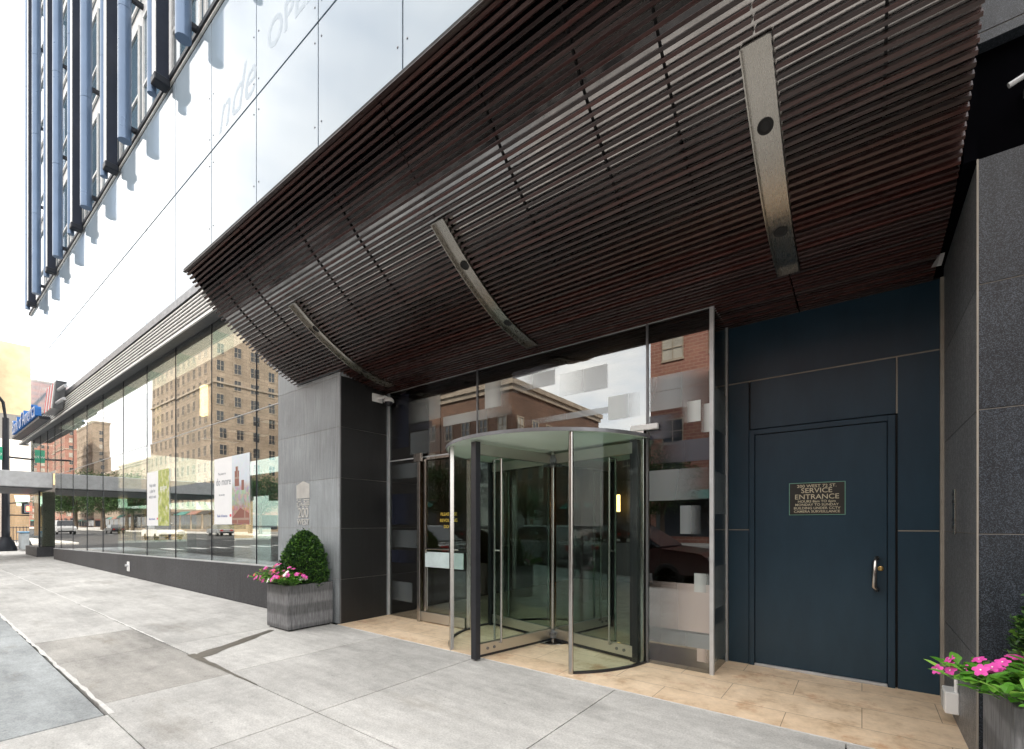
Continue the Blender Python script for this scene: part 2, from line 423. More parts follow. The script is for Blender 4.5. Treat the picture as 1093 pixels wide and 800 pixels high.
# ------------------------------------------------------------------ ground
KERB = -.95          # the near kerb; the camera stands on the pavement just inside it
FAR = -26.6          # the facades opposite
g = MB(); g.quad((-600, -600, -.16), (400, -600, -.16), (400, 600, -.16), (-600, 600, -.16)); g.build('ground', M['asphalt'], kind='structure')
g = MB(); g.quad((-420, FAR+4.6, -.154), (120, FAR+4.6, -.154), (120, KERB, -.154), (-420, KERB, -.154)); g.build('road', M['asphalt'], kind='structure')
g = MB(); g.quad((-49, -22, -.150), (-36.8, -22, -.150), (-36.8, 90, -.150), (-49, 90, -.150)); g.build('cross_street', M['asphalt'], kind='structure')
# lane lines and a zebra crossing
g = MB()
x = -120
while x < 30:
    if not -50 < x < -35: g.box(x, x+3, -11.6, -11.45, -.149, -.1455)
    x += 7
for i in range(14): g.box(-35.6, -33.0, -20.5+i*1.35, -20.5+i*1.35+.55, -.149, -.1455)
g.build('road_markings', M['paint_white'], kind='structure')
# far pavement
g = MB(); g.box(-420, 120, FAR-30, FAR+4.6, -.30, 0); g.build('far_pavement', M['concrete'], kind='structure', bevel=.01)
g = MB(); g.box(-200, -49, KERB, 90, -.30, 0); g.build('corner_pavement', M['concrete'], kind='structure', bevel=.02)

# near pavement: separate slabs over a dark bed, gaps are real
bed = MB(); bed.box(-36.6, 45, KERB, 3.66, -.30, -.03); bed.box(-36.6, -26.0, 3.66, 40, -.30, -.03)
bed.build('pavement_bed', M['joint'], kind='structure')
kb = MB(); kb.box(-36.8, 45, KERB-.16, KERB-.004, -.30, 0.0); kb.build('kerb', plain('kerb_granite', (.30, .29, .28), .8), bevel=.015, kind='structure')
GJ = .010
def slab(mb, x0, x1, y0, y1, z=0.0):
    mb.box(x0+GJ/2, x1-GJ/2, y0+GJ/2, y1-GJ/2, -.06, z)
main = MB(); brown = MB(); blue = MB()
YL, YB, Y0 = 1.86, .91, KERB
xs_back = [-36.6, -33.2, -29.8, -26.4, -23, -19.6, -16.3, -13.1, -6.42, -4.77, -3.24, -1.665, -.08, 1.5, 3.1, 4.7, 6.3, 9, 12, 15, 20, 28, 45]
for a, b in zip(xs_back, xs_back[1:]): slab(main, a, b, YL, 3.655)
for a, b in zip([-36.6, -33.2, -29.8, -26.4], [-33.2, -29.8, -26.4, -26.0]): slab(main, a, b, 3.655, 8)
xs_mid = [-36.6, -31, -26, -21, -17, -13.1, -7.75]
for a, b in zip(xs_mid, xs_mid[1:]): slab(main, a, b, YB, YL)
slab(brown, -7.75, -6.42, YB, YL); slab(brown, -6.42, -4.72, YB, YL)
main.box(-4.715, -3.245, YB+.004, YL-.005, -.06, 0); main.box(-4.42, -3.245, YB-.595, YB-.004, -.06, 0)
for a, b in zip([-3.24, -1.665, -.08, 1.5, 3.1, 6, 12, 20, 45], [-1.665, -.08, 1.5, 3.1, 6, 12, 20, 45, 45.01]): slab(main, a, b, YB-.6, YL)
for a, b in zip([-4.42, -3.24, -1.665, -.08, 1.5, 3.1, 6, 12, 20], [-3.24, -1.665, -.08, 1.5, 3.1, 6, 12, 20, 45]): slab(main, a, b, Y0, YB-.6)
for a, b in zip([-36.6, -28, -22, -17, -12.6, -8.5], [-28, -22, -17, -12.6, -8.5, -4.445]): slab(blue, a, b, Y0, YB-.012, -.002)
main.build('sidewalk', M['concrete'], bevel=.003, kind='structure')
brown.build('sidewalk_stained_slabs', M['concrete_brown'], bevel=.003, kind='structure')
blue.build('sidewalk_patch', M['concrete_blue'], bevel=.003, kind='structure')
# pale cement smears along two joints
def ribbon(name, mat, pts, wid, z, jit=.3, seed=1, kind='structure'):
    rnd = random.Random(seed); mb = MB(); P = []
    for (a, b), (c, d) in zip(pts, pts[1:]):
        n = max(2, int(math.hypot(c-a, d-b)/.12))
        for i in range(n): P.append((a+(c-a)*i/n, b+(d-b)*i/n))
    P.append(pts[-1]); L = []; Rr = []
    for i, p in enumerate(P):
        q = P[min(i+1, len(P)-1)]; r_ = P[max(i-1, 0)]; d = Vector((q[0]-r_[0], q[1]-r_[1], 0)).normalized(); nrm = Vector((-d.y, d.x, 0))
        w = wid(i/(len(P)-1)) if callable(wid) else wid
        L.append(Vector((*p, z))+nrm*w*(.5+rnd.uniform(-jit, jit)*.5)); Rr.append(Vector((*p, z))-nrm*w*(.5+rnd.uniform(-jit, jit)*.5))
    vs = L+Rr; n = len(P)
    mb.add(vs, [(i, i+1, n+i+1, n+i) for i in range(n-1)]); return mb.build(name, mat, kind=kind, recalc=False)
ribbon('cement_smear_line', M['pale_joint'], [(-20, 1.84), (-13, 1.86), (-6.6, 1.87)], .024, .0035, .5, 2)
ribbon('cement_smear_edge', M['pale_joint'], [(-12, .90), (-8, .91), (-4.42, .93)], .030, .0035, .6, 3)
ribbon('wet_streak', M['wet'], [(-6.22, 2.94), (-5.93, 2.45), (-5.66, 2.0), (-5.60, 1.87)], lambda t: .10+.10*t, .004, .25, 4)
ribbon('wet_joint', M['wet'], [(-5.75, 1.868), (-5.3, 1.862), (-4.7, 1.86), (-4.2, 1.858)], lambda t: .055*(1-t)+.012, .0045, .3, 5)

# travertine threshold
t = MB(); t.box(-5.83, .53, 3.66, 5.12, -.05, .006); t.build('threshold_floor', M['tile'], kind='structure')
t = MB(); t.box(-5.83, .52, 3.648, 3.6575, -.05, .004); t.build('threshold_strip', M['pale_joint'], kind='structure')

# ------------------------------------------------------------------ the building
B = empty('office_building', (-12, 3.7, 0), 'glass and granite corner building with a long window wall and blue finned tower', 'building')
# granite piers: blocks with mortar joints; fronts at Y 3.7
def pier(name, x0, x1, y0, y1, z0, z1, joints, mat, label=None, xj=()):
    mb = MB(); zs = [z0]+[j for j in joints if z0 < j < z1]+[z1]
    for a, b in zip(zs, zs[1:]): mb.box(x0, x1, y0, y1, a+(.002 if a > z0 else 0), b-(.002 if b < z1 else 0))
    o = mb.build(name, mat, B, bevel=.002, label=label)
    m2 = MB(); m2.box(x0+.004, x1-.004, y0+.004, y1-.004, z0+.005, z1-.005); m2.build('mortar_joint', M['mortar'], o); return o
JZ = [-.1+.0]
JZ = [.627, 1.345, 2.056, 2.772, 3.49]
pier('granite_pier', -7.6, -5.83, 3.7, 4.60, 0, 5.25, JZ+[4.2, 4.9], M['granite_lit'], 'granite pier painted pale for sky sheen, with a metal emblem')
pier('granite_pier', .53, 4.6, 3.72, 5.4, 0, 3.49, JZ, M['granite'], 'dark speckled granite pier beside the service door')
pier('granite_pier', .53, 4.6, 3.721, 5.4, 4.15, 6.6, [4.21, 4.93, 5.65], M['granite'], 'upper granite of the right pier')
b = MB(); b.box(.53, 4.6, 3.80, 5.4, 3.492, 4.148); b.build('black_shade_block', M['deep_black'], B, label='black block painting deep shade on the right pier')  # shade on the pier put in as a near black set-back block
# entrance reveal sheets: shade put into a darker copy of the granite
rv = MB(); zs = [0]+JZ
for a, c in zip(zs, zs[1:]): rv.box(-5.829, -5.822, 3.712, 4.49, a+.003, c-.003)
rv.build('reveal_tone_sheet', M['granite_shaded'], B, bevel=.001)
rv = MB()  # right reveal: side brightness put into a lighter copy of the granite
for a, c in zip(zs, zs[1:]): rv.box(.5285, .5296, 3.732, 5.07, a+.003, c-.003)
rv.build('reveal_tone_sheet', mk_granite('lit_streaked_granite', .09, .26, .4, (.95, .98, 1.03)), B)
b = MB(); b.box(-5.840, -5.8225, 3.696, 3.71, 0, 3.5); b.build('corner_bead', M['alu'], B)
b = MB(); b.box(.524, .532, 3.714, 3.73, 0, 3.49); b.build('corner_bead', M['mortar'], B)
# base wall under the windows
ZS = lambda x: .70+(x+8)*(.28/18.0) if x < -8 else .70      # its top falls slightly against the pavement
wx = [-7.6, -8.364, -10.29, -12.30, -14.32, -16.40, -18.56, -20.60, -22.70, -24.80, -26.0]
mb = MB(); ends = [-7.6, -8.9, -9.9, -12.2, -14.2, -16.8, -19.4, -22, -24, -26.0]
for a, c in zip(ends, ends[1:]):
    mb.prism([(a-.002, 3.66, 0), (c+.002, 3.66, 0), (c+.002, 3.66, ZS(c)), (a-.002, 3.66, ZS(a))], (0, .3, 0))
mb.build('base_wall', M['granite_base'], B, bevel=.002)
mb = MB(); mb.prism([(-7.6, 3.655, .70+.001), (-26.0, 3.655, ZS(-26)+.001), (-26.0, 3.655, ZS(-26)+.02), (-7.6, 3.655, .722)], (0, .2, 0)); mb.build('window_sill', M['alu_light'], B)
# the window wall: panes in two rows
TOPZ = 5.384; rpane = random.Random(11)
wx2 = [-26.0, -27.6, -29.3, -31.0, -31.84]
def pane(x0, x1, z0a, z0b, z1, y=3.70, mat=None, name='window_pane', parent=None):
    q = [rpane.uniform(-.0022, .0022) for _ in range(3)]; q.append(q[0]+q[2]-q[1])
    m = MB(); m.prism([(x0-.006, y+q[0], z0a), (x1+.006, y+q[1], z0b), (x1+.006, y+q[2], z1-.004), (x0-.006, y+q[3], z1-.004)], (0, .012, 0)); return m.build(name, mat or M['glass_window'], parent or B)
for a, c in zip(wx, wx[1:]):
    pane(a, c, ZS(a)+.025, ZS(c)+.025, 3.375); pane(a, c, 3.383, 3.383, TOPZ)
for a, c in zip(wx2, wx2[1:]): pane(a, c, 3.60, 3.60, TOPZ)
for x in wx[1:]+wx2[1:-1]:
    z0 = ZS(x)+.02 if x > -26 else 3.6
    mb = MB(); mb.box(x-.004, x+.004, 3.690, 3.709, z0, TOPZ); mb.build('pane_joint', M['dark_iron'], B)
mb = MB(); mb.box(-7.6, -26.0, 3.6915, 3.710, 3.374, 3.384); mb.build('transom_line', M['alu_light'], B)
for x in wx[1:-1]:
    m = MB(); m.box(x-.008, x+.008, 3.72, 4.10, ZS(x)+.03, TOPZ); m.build('glass_fin', M['glass_fin'], B)
# louvre fascia over the windows
mb = MB()
mb.box(-32.6, -7.0, 3.40, 3.70, 6.00, 6.04)         # ledge on top
mb.box(-32.6, -7.0, 3.385, 3.41, 5.86, 5.998)       # upper frame
mb.build('fascia_frame', M['alu'], B)
mb = MB(); mb.box(-32.6, -7.0, 3.50, 3.693, 5.402, 5.998); mb.build('fascia_backing', M['black'], B)
mb = MB()
for i in range(6):
    z = 5.405+i*.076; mb.box(-7.0, -32.5, 3.392, 3.415, z-.006, z+.020)
mb.build('louvre_blades', M['blade'], B)
mb = MB(); mb.box(-32.65, -7.0, 3.372, 3.40, 5.27, 5.325); mb.build('fascia_lip', M['blade'], B)
mb = MB(); mb.prism([(-32.6, 3.372, 5.266), (-32.6, 3.698, 5.385), (-32.6, 3.698, 5.40), (-32.6, 3.41, 5.30)], (25.6, 0, 0)); mb.build('fascia_soffit', M['soffit'], B)
# rounded end of the fascia at the corner
mb = MB(); mb.lathe((-32.6, 3.55, 5.262), [(.17, 0), (.18, .02), (.18, .10), (.17, .12)], 20); mb.build('fascia_end', M['alu'], B)
# white glass spandrels: two rows, black joints, small fixings
px_ = [4.6, 2.6, .7, -.95, -2.68, -4.486, -6.389, -8.364, -10.29, -12.30, -14.32, -16.40, -18.56, -20.60, -22.70, -24.80, -27.0, -29.3, -31.84]
mb = MB(); mb.box(4.6, -31.8, 3.72, 4.2, 5.402, 11.43); mb.build('spandrel_backing', M['dark_iron'], B)
for a, c in zip(px_, px_[1:]):
    for z0, z1 in ((6.06, 8.795), (8.83, 11.385)):
        m = MB(); m.box(a-.013, c+.013, 3.695, 3.715, z0, z1); m.build('spandrel_panel', M['spandrel'], B, bevel=.002)
for x in px_[5:9]:
    for z in (7.3, 8.55, 9.08, 9.9):
        for s in (-.09, .09):
            mb = MB(); mb.lathe((x+s, 3.694, z), [(.013, 0), (.013, -.006), (.004, -.008)], 8, axis='y'); mb.build('panel_fixing', M['alu'], B)
# faint frosted lettering on the white glass
frost = plain('frosted_lettering', (.42, .50, .57), .5, var=.02)
text_obj('frosted_lettering', 'OPEN', .66, frost, (-7.1, 3.694, 9.30), B, .0006, bold=.01)
text_obj('frosted_lettering', 'nde', 1.05, frost, (-9.2, 3.694, 8.95), B, .0006, shear=.35)
# tower wall with fins
TZ0, TZ1 = 11.45, 30.0
mb = MB(); mb.box(4.6, -31.7, 3.78, 18, TZ0-.05, TZ1); mb.box(4.6, 42, 3.88, 18, 0, TZ1); mb.build('tower_wall', M['white_paint'], B)
mb = MB(); mb.box(42, -31.7, 3.9, 18, TZ1, 44); mb.build('unseen_upper_block', M['white_paint'], B)  # unseen storeys added to keep the sun off the sidewalk
mb = MB(); mb.box(42, -31.6, 3.6, 18.2, 44, 44.6); mb.build('roof', M['roof'], B)
mb = MB(); mb.box(4.6, -31.9, 3.655, 3.69, 11.40, 11.44); mb.build('tower_ledge', M['blade'], B)
mb = MB(); mb.box(4.6, -31.9, 3.62, 3.779, 11.445, 11.54); mb.build('tower_base_channel', M['dark_iron'], B)
FY = 3.40
fx = [on_y(u, 100, FY)[0] for u in (29.5, 39, 49.5, 61.6, 75.5, 92, 111, 133, 162, 195.7, 238)]
while fx[-1] < 3.5: fx.append(fx[-1]+2.0)
fl = 3.35
for i, x in enumerate(fx):
    for k in range(5):
        z = TZ0+.25+k*fl
        if x < -1:
            w = MB(); w.box(x+.16, x+1.86, 3.76, 3.778, z, z+fl-.55)
            wo = w.build('tower_window', M['pane_blue'], B)
            fr = MB()
            for (u0, u1, v0, v1) in ((x+.16, x+1.86, z, z+.08), (x+.16, x+1.86, z+fl-.63, z+fl-.55), (x+.16, x+.24, z+.08, z+fl-.63), (x+1.78, x+1.86, z+.08, z+fl-.63), (x+.24, x+1.78, z+.95, z+1.02)):
                fr.box(u0, u1, 3.72, 3.758, v0, v1)
            fr.build('frame', M['fin_white'], wo)
for i, x in enumerate(fx):
    if i % 2 == 0:      # round tube beside a flat dark blade
        m = MB()
        z = TZ0-.30
        for k in range(6):
            m.lathe((x, FY, z), [(.085, .006), (.085, fl-.006)], 14); z += fl
        m.build('tube_fin', M['fin_blue'], B)
        m = MB(); m.box(x+.14, x+.36, FY-.02, FY+.22, TZ0-.02, TZ1, 0); m.box(x+.135, x+.365, FY-.035, FY-.021, TZ0-.02, TZ1, 1)
        o = m.build('blade_fin', [M['fin_dark'], M['fin_white']], B)
        m = MB(); m.box(x+.12, x+.40, FY-.06, FY+.24, TZ0-.20, TZ0-.024); m.build('bracket', M['dark_iron'], o, bevel=.02)
    else:
        m = MB(); z = TZ0-.30
        for k in range(6):
            m.lathe((x, FY, z), [(.14, .006), (.14, fl-.006)], 18); z += fl
        m.build('tube_fin', M['fin_blue'], B)
m = MB()
for x in fx:
    for k in range(6): m.box(x-.05, x+.05, FY+.08, 3.78, TZ0+.05+k*fl, TZ0+.15+k*fl)
m.build('fin_stays', M['dark_iron'], B)
# interior of the bank hall
mb = MB(); mb.box(-26, -7.6, 3.98, 13, -.02, .30); mb.build('hall_floor', M['interior_floor'], B)
mb = MB(); mb.box(-26, -7.6, 13, 13.1, .30, 5.3); mb.box(-7.7, -7.6, 4.61, 13, .3, 5.3); mb.build('hall_wall', M['interior_wall'], B)
mb = MB(); mb.box(-31.7, -7.6, 3.715, 13, 5.30, 5.35); mb.box(-26, -7.6, 4.45, 4.5, 3.55, 5.3); mb.build('hall_ceiling', M['interior_wall'], B)
mb = MB(); mb.box(-26, -12, 6.0, 6.1, 2.2, 2.8); mb.box(-12, -8.2, 5.6, 5.7, 2.0, 2.7); mb.build('teal_bulkhead', M['teal'], B)
mb = MB(); mb.box(-22, -20, 7, 8, .3, 1.2); mb.box(-17, -14, 8, 8.6, .3, 1.3); mb.box(-11, -9.4, 6.5, 7.1, .3, 1.25); mb.build('counter', M['white'], B, bevel=.02)
m = MB()
for i in range(6): m.box(-9.5-i*2.9, -9.0-i*2.9, 6.4, 9.6, 5.285, 5.297)
m.build('ceiling_lights', M['white'], B)
# lobby behind the revolving door
mb = MB(); mb.box(-5.9, -1.0, 10.5, 10.6, 0, 3.5); mb.box(-6.0, -5.9, 4.61, 10.5, 0, 3.5); mb.box(-1.0, -.9, 5.2, 10.5, 0, 3.5); mb.box(-6, -.9, 5.2, 10.5, 3.42, 3.5)
mb.build('lobby_wall', M['interior_lobby'], B)
mb = MB(); mb.box(-5.9, -1.0, 5.121, 10.5, -.05, .004); mb.box(-5.83, -1.1, 5.1205, 5.1208, -.05, .004); mb.build('lobby_floor', M['tile'], B)
for i, (lx, ly, lz) in enumerate([(-1.6, 9.6, 1.5), (-4.6, 10.2, 1.7)]):
    m = MB(); m.box(lx-.05, lx+.05, ly-.03, ly+.03, lz, lz+.4); m.build('wall_sconce', M['lamp_warm'], B)
pl = MB(); lx_, _, lz_ = on_y(217.5, 428, 4.38); pl.box(lx_-.13, lx_+.13, 4.34, 4.42, lz_-.36, lz_+.36); pl.build('hall_lantern', emis('lantern', (1, .66, .28), 2.2), B)
m = MB(); m.box(-25.9, -7.8, 3.80, 4.35, 5.27, 5.296); m.build('added_glow_panel', emis('added_glow_panel', (1, .84, .66), .45), B)  # glowing panel added to brighten the ceiling edge and bulkhead
# recessed corner entrance
mb = MB(); mb.box(-31.6, -26.05, 5.6, 5.7, 0, 5.3); mb.box(-26.1, -26.0, 3.72, 5.6, 0, 5.3); mb.build('corner_recess_wall', M['interior_wall'], B)
PT = empty('entrance_portal', (-28.9, 1, 2.85), 'grey metal portal slab reaching over the sidewalk at the far corner', 'canopy')
mb = MB(); mb.box(-31.9, -26.3, -3.2, 3.69, 2.88, 3.50); mb.build('slab', M['alu_light'], PT, bevel=.02)
mb = MB(); mb.box(-31.8, -26.4, -3.1, 3.69, 2.84, 2.879); mb.build('underside', M['soffit'], PT)
# glazed corner column
CC = empty('glazed_column', (-29.7, 4.1, 0), 'glass showcase column on a dark granite plinth at the far corner under the portal', 'column')
mb = MB(); mb.box(-31.2, -28.2, 3.45, 5.0, 0, .42); mb.build('plinth', M['granite_base'], CC, bevel=.01)
mb = MB(); mb.box(-31.0, -28.4, 3.55, 3.562, .42, 2.84); mb.box(-28.412, -28.40, 3.57, 4.9, .42, 2.84); mb.build('glass_case', M['glass_window'], CC)
mb = MB(); mb.lathe((-29.6, 4.3, .42), [(.5, 0), (.5, 2.42)], 28); mb.build('shaft', plain('cream_column', (.85, .80, .68), .5), CC)
mb = MB(); mb.box(-28.43, -28.38, 3.53, 3.58, .42, 2.84); mb.box(-28.43, -28.38, 4.88, 4.93, .42, 2.84)
for z in (1.2, 2.0): mb.lathe((-28.39, 3.75, z), [(.02, 0), (.02, .02)], 8, axis='x'); mb.lathe((-28.39, 4.7, z), [(.02, 0), (.02, .02)], 8, axis='x')
mb.build('corner_frame', M['dark_iron'], CC)

# ------------------------------------------------------------------ slatted canopy
PR = [(2.232,4.676),(2.289,4.596),(2.357,4.515),(2.455,4.408),(2.539,4.317),(2.673,4.188),(2.865,4.036),(3.119,3.850),(3.389,3.690),(3.7,3.545),(4.0,3.465),(4.3,3.425),(4.6,3.41),(5.12,3.40)]
def prof(n=500):
    out = []; P = [Vector((0, y, z)) for y, z in PR]
    for i in range(len(P)-1):
        p0 = P[max(i-1, 0)]; p1 = P[i]; p2 = P[i+1]; p3 = P[min(i+2, len(P)-1)]
        for k in range(40):
            t_ = k/40
            out.append(.5*((2*p1)+(-p0+p2)*t_+(2*p0-5*p1+4*p2-p3)*t_*t_+(-p0+3*p1-3*p2+p3)*t_**3))
    out.append(P[-1]); return out
PF = prof()
L = [0]
for a, c in zip(PF, PF[1:]): L.append(L[-1]+(c-a).length)
def at(s):
    s = max(0, min(L[-1]-1e-6, s)); i = 0
    lo, hi = 0, len(L)-1
    while hi-lo > 1:
        m = (lo+hi)//2
        if L[m] <= s: lo = m
        else: hi = m
    t_ = (s-L[lo])/(L[hi]-L[lo]); p = PF[lo].lerp(PF[hi], t_); d = (PF[hi]-PF[lo]).normalized()
    return p, d, Vector((0, -d.z, d.y)) if True else None
def s_of_y(y):
    for i, p in enumerate(PF):
        if p.y >= y: return L[i]
    return L[-1]
C = empty('entrance_canopy', (-3.2, 3.7, 4.7), 'curved dark wood slat canopy sweeping over the entrance from facade to service door', 'canopy')
XA, XB = -7.03, .47
xj = [XA, -5.47, -2.97, -.47, XB]
rnd = random.Random(3)
pitch = .0505; ns = int(L[-1]/pitch)
sy0, sy1 = s_of_y(2.83), s_of_y(4.29)
for a, c in zip(xj, xj[1:]):
    m = MB()
    for i in range(ns+1):
        s_ = .014+i*pitch
        if s_ > L[-1]: break
        p, d, _ = at(s_); nrm = Vector((0, d.z, -d.y)) # outward (down / out)
        if nrm.z > 0: nrm = -nrm
        x0 = a+.006; x1 = c-.006
        if sy0-.02 < s_ < sy1+.02:      # leave room for the steel channels
            if c in (-5.47, -2.97, -.47): x1 = c-.083
            if a in (-5.47, -2.97, -.47): x0 = a+.083
        if a == XA: x0 = a+rnd.uniform(-.006, .006)
        ctr = p+nrm*(-.022)
        m.obox(((x0+x1)/2, ctr.y, ctr.z+rnd.uniform(-.001, .001)), ((x1-x0)/2, 0, 0), d*.0108, nrm*.022)
    m.build('slat_panel', M['wood'], C, bevel=.0015)
m = MB()
poly = []
for i in range(0, 66):
    p, d, _ = at(L[-1]*i/65); nrm = Vector((0, d.z, -d.y))
    if nrm.z > 0: nrm = -nrm
    poly.append(p-nrm*.052)
back = [q for q in poly]
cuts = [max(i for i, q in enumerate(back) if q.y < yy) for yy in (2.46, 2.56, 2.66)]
mid1 = plain('shaded_backing_dark', (.05, .047, .045), .25, .9, var=.3, sc=2); mid2 = plain('shaded_backing_mid', (.18, .17, .16), .18, .9, var=.3, sc=2)
for part, mat_ in ((back[:cuts[0]+1], M['deep_black']), (back[cuts[0]:cuts[1]+1], mid1), (back[cuts[1]:cuts[2]+1], mid2), (back[cuts[2]:], M['grey_backing'])):  # front strips blackened to paint gap shade, stepped into the bright sheet
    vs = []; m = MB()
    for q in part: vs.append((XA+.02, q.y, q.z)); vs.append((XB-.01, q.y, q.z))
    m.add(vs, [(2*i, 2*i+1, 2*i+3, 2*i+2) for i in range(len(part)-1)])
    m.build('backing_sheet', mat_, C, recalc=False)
for xb in (-6.55, -5.95, -4.66, -3.95, -2.16, -1.45, -.95, .10):
    m = MB()      # carrier battens running up the curve behind the slats
    for i in range(len(back)-1):
        a_, b_ = back[i], back[i+1]; d = (b_-a_).normalized(); nrm = Vector((0, d.z, -d.y))
        if nrm.z > 0: nrm = -nrm
        m.obox((xb, (a_.y+b_.y)/2+nrm.y*.006, (a_.z+b_.z)/2+nrm.z*.006), (.007, 0, 0), d*((b_-a_).length/2), nrm*.005)
    m.build('carrier_batten', M['black'], C)
m = MB()   # top sheet and edge trim
m.prism([(XA, 2.20, 4.690), (XA, 2.20, 4.72), (XA, 3.69, 5.00), (XA, 3.69, 4.95)], (XB-XA, 0, 0)); m.build('top_sheet', M['black'], C)
m = MB(); m.box(XA-.01, XB, 2.195, 2.235, 4.684, 4.689); m.build('edge_trim', M['wood'], C)
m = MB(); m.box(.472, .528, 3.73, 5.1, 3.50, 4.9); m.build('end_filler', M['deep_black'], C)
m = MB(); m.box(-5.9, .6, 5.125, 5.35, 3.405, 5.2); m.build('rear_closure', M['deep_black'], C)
# steel light channels
for xc in (-5.47, -2.97, -.47):
    m = MB(); N = 36; W = .078
    rows = []
    for i in range(N+1):
        p, d, _ = at(sy0+(sy1-sy0)*i/N); nrm = Vector((0, d.z, -d.y))
        if nrm.z > 0: nrm = -nrm
        rows.append((p, nrm))
    prof2 = [(-W, .018), (-W+.007, .018), (-W+.007, -.020), (W-.007, -.020), (W-.007, .018), (W, .018), (W, -.035), (-W, -.035)]
    vs = []
    for p, nrm in rows:
        for (ux, un) in prof2:
            q = p+nrm*un; vs.append((xc+ux, q.y, q.z))
    fs = []; k8 = len(prof2)
    for i in range(N):
        for k in range(k8): fs.append((i*k8+k, i*k8+(k+1) % k8, (i+1)*k8+(k+1) % k8, (i+1)*k8+k))
    fs.append(tuple(range(k8))); fs.append(tuple(N*k8+k for k in range(k8-1, -1, -1)))
    m.add(vs, fs)
    for (p, nrm), sg in ((rows[0], 1), (rows[-1], -1)):
        c_ = p+nrm*(-.002); dd = Vector((0, -nrm.z, nrm.y))
        m.obox((xc, c_.y, c_.z), (W-.008, 0, 0), dd*.003, nrm*.019)
    ch = m.build('light_channel', M['channel'], C)
    for yh in (3.165, 3.83) if xc > -5 else (3.12, 3.85):
        p, d, _ = at(s_of_y(yh)); nrm = Vector((0, d.z, -d.y))
        if nrm.z > 0: nrm = -nrm
        m = MB(); c_ = p-nrm*.018; ring = []; 
        for rr, hh in ((.045, 0), (.045, .003), (.034, .004), (.028, -.001)):
            ring.append([Vector((xc, c_.y, c_.z))+Vector((rr*math.cos(2*PI*k/20), 0, 0))+d*rr*math.sin(2*PI*k/20)+nrm*hh for k in range(20)])
        vs = [v for r_ in ring for v in r_]; fs = []
        for i in range(3):
            for k in range(20): fs.append((i*20+k, i*20+(k+1) % 20, (i+1)*20+(k+1) % 20, (i+1)*20+k))
        fs.append(tuple(60+k for k in range(20)))
        m.add(vs, fs, 0, False); m.build('downlight', M['black'], ch)

# ------------------------------------------------------------------ entrance screen (Y 4.53)
E_ = empty('glass_screen', (-3.5, 4.53, 0), 'tall glass entrance screen with frosted mosaic bands around the revolving door', 'glass screen')
GY = 4.53; ZT = 3.415
def gp(x0, x1, z0, z1): 
    m = MB(); m.box(x0, x1, GY, GY+.012, z0, z1); return m.build('glass_pane', M['glass_entry'], E_)
gp(-5.80, -5.10, .01, 2.36); gp(-5.80, -4.01, 2.38, ZT); gp(-3.99, -1.735, 2.36, ZT); gp(-1.71, -1.115, .01, ZT)
m = MB(); m.box(-1.112, -1.100, GY+.02, 5.10, .01, ZT); m.build('return_pane', M['glass_entry'], E_)
st = MB()
st.box(-5.822, -1.09, GY-.012, GY+.02, ZT, ZT+.025); st.box(-5.822, -5.80, GY-.012, GY+.02, .01, ZT)
st.box(-1.125, -1.09, GY-.02, GY+.018, .006, ZT); st.box(-1.115, -1.092, GY+.03, 5.1, ZT, ZT+.02); st.box(-1.118, -1.090, 5.06, 5.095, .006, ZT)
st.box(-5.80, -4.05, GY-.008, GY+.018, 2.362, 2.377)
st.build('frame', M['alu_light'], E_)
m = MB(); m.box(-4.01, -3.99, GY-.012, GY+.03, 2.42, ZT); m.build('mullion', M['alu'], E_)
m = MB(); m.box(-1.733, -1.712, GY-.012, GY+.03, .006, ZT); m.build('mullion', M['alu'], E_)
m = MB(); m.box(-1.88, -1.60, GY-.06, GY-.015, 2.345, 2.40); m.build('closer_bar', M['white'], E_, bevel=.004)
# frosted patches: rectangles on the inner face of the glass
def patch(mat, u0, u1, v0, v1, lay=0):   # v measured at the left edge
    mb = MB()
    x0, _, za = on_y(u0, v0, GY-.004); x1 = on_y(u1, v0, GY-.004)[0]; zb = on_y(u0, v1, GY-.004)[2]
    y = GY-.003-.002*lay
    mb.quad((x0, y, zb), (x1, y, zb), (x1, y, za), (x0, y, za)); mb.build('frosted_band', mat, E_, recalc=False)
pw, pg, pd, pm = M['film_white'], M['film_grey'], M['film_dark'], M['film_warm']
patch(pw, 436, 470, 429.5, 453); patch(pw, 473, 546, 445.5, 455.5); patch(pw, 517.5, 543, 410, 437); patch(pg, 438, 477, 462.5, 486)
patch(pd, 418, 436, 424, 480); patch(pd, 437, 461, 454, 461); patch(pg, 547, 592, 405, 420); patch(pw, 649, 683, 424, 449); patch(pg, 597, 648, 400, 424, lay=1)
patch(pd, 547, 597, 398, 404.5, lay=1); patch(pg, 560, 649, 449, 455, lay=1)
# lower left
patch(pd, 418, 447, 528, 560); patch(pg, 418, 447, 497, 512); patch(pg, 418, 446, 566, 584); patch(pd, 418, 446, 587, 600, lay=1); patch(pg, 418, 440, 620, 640, lay=1)
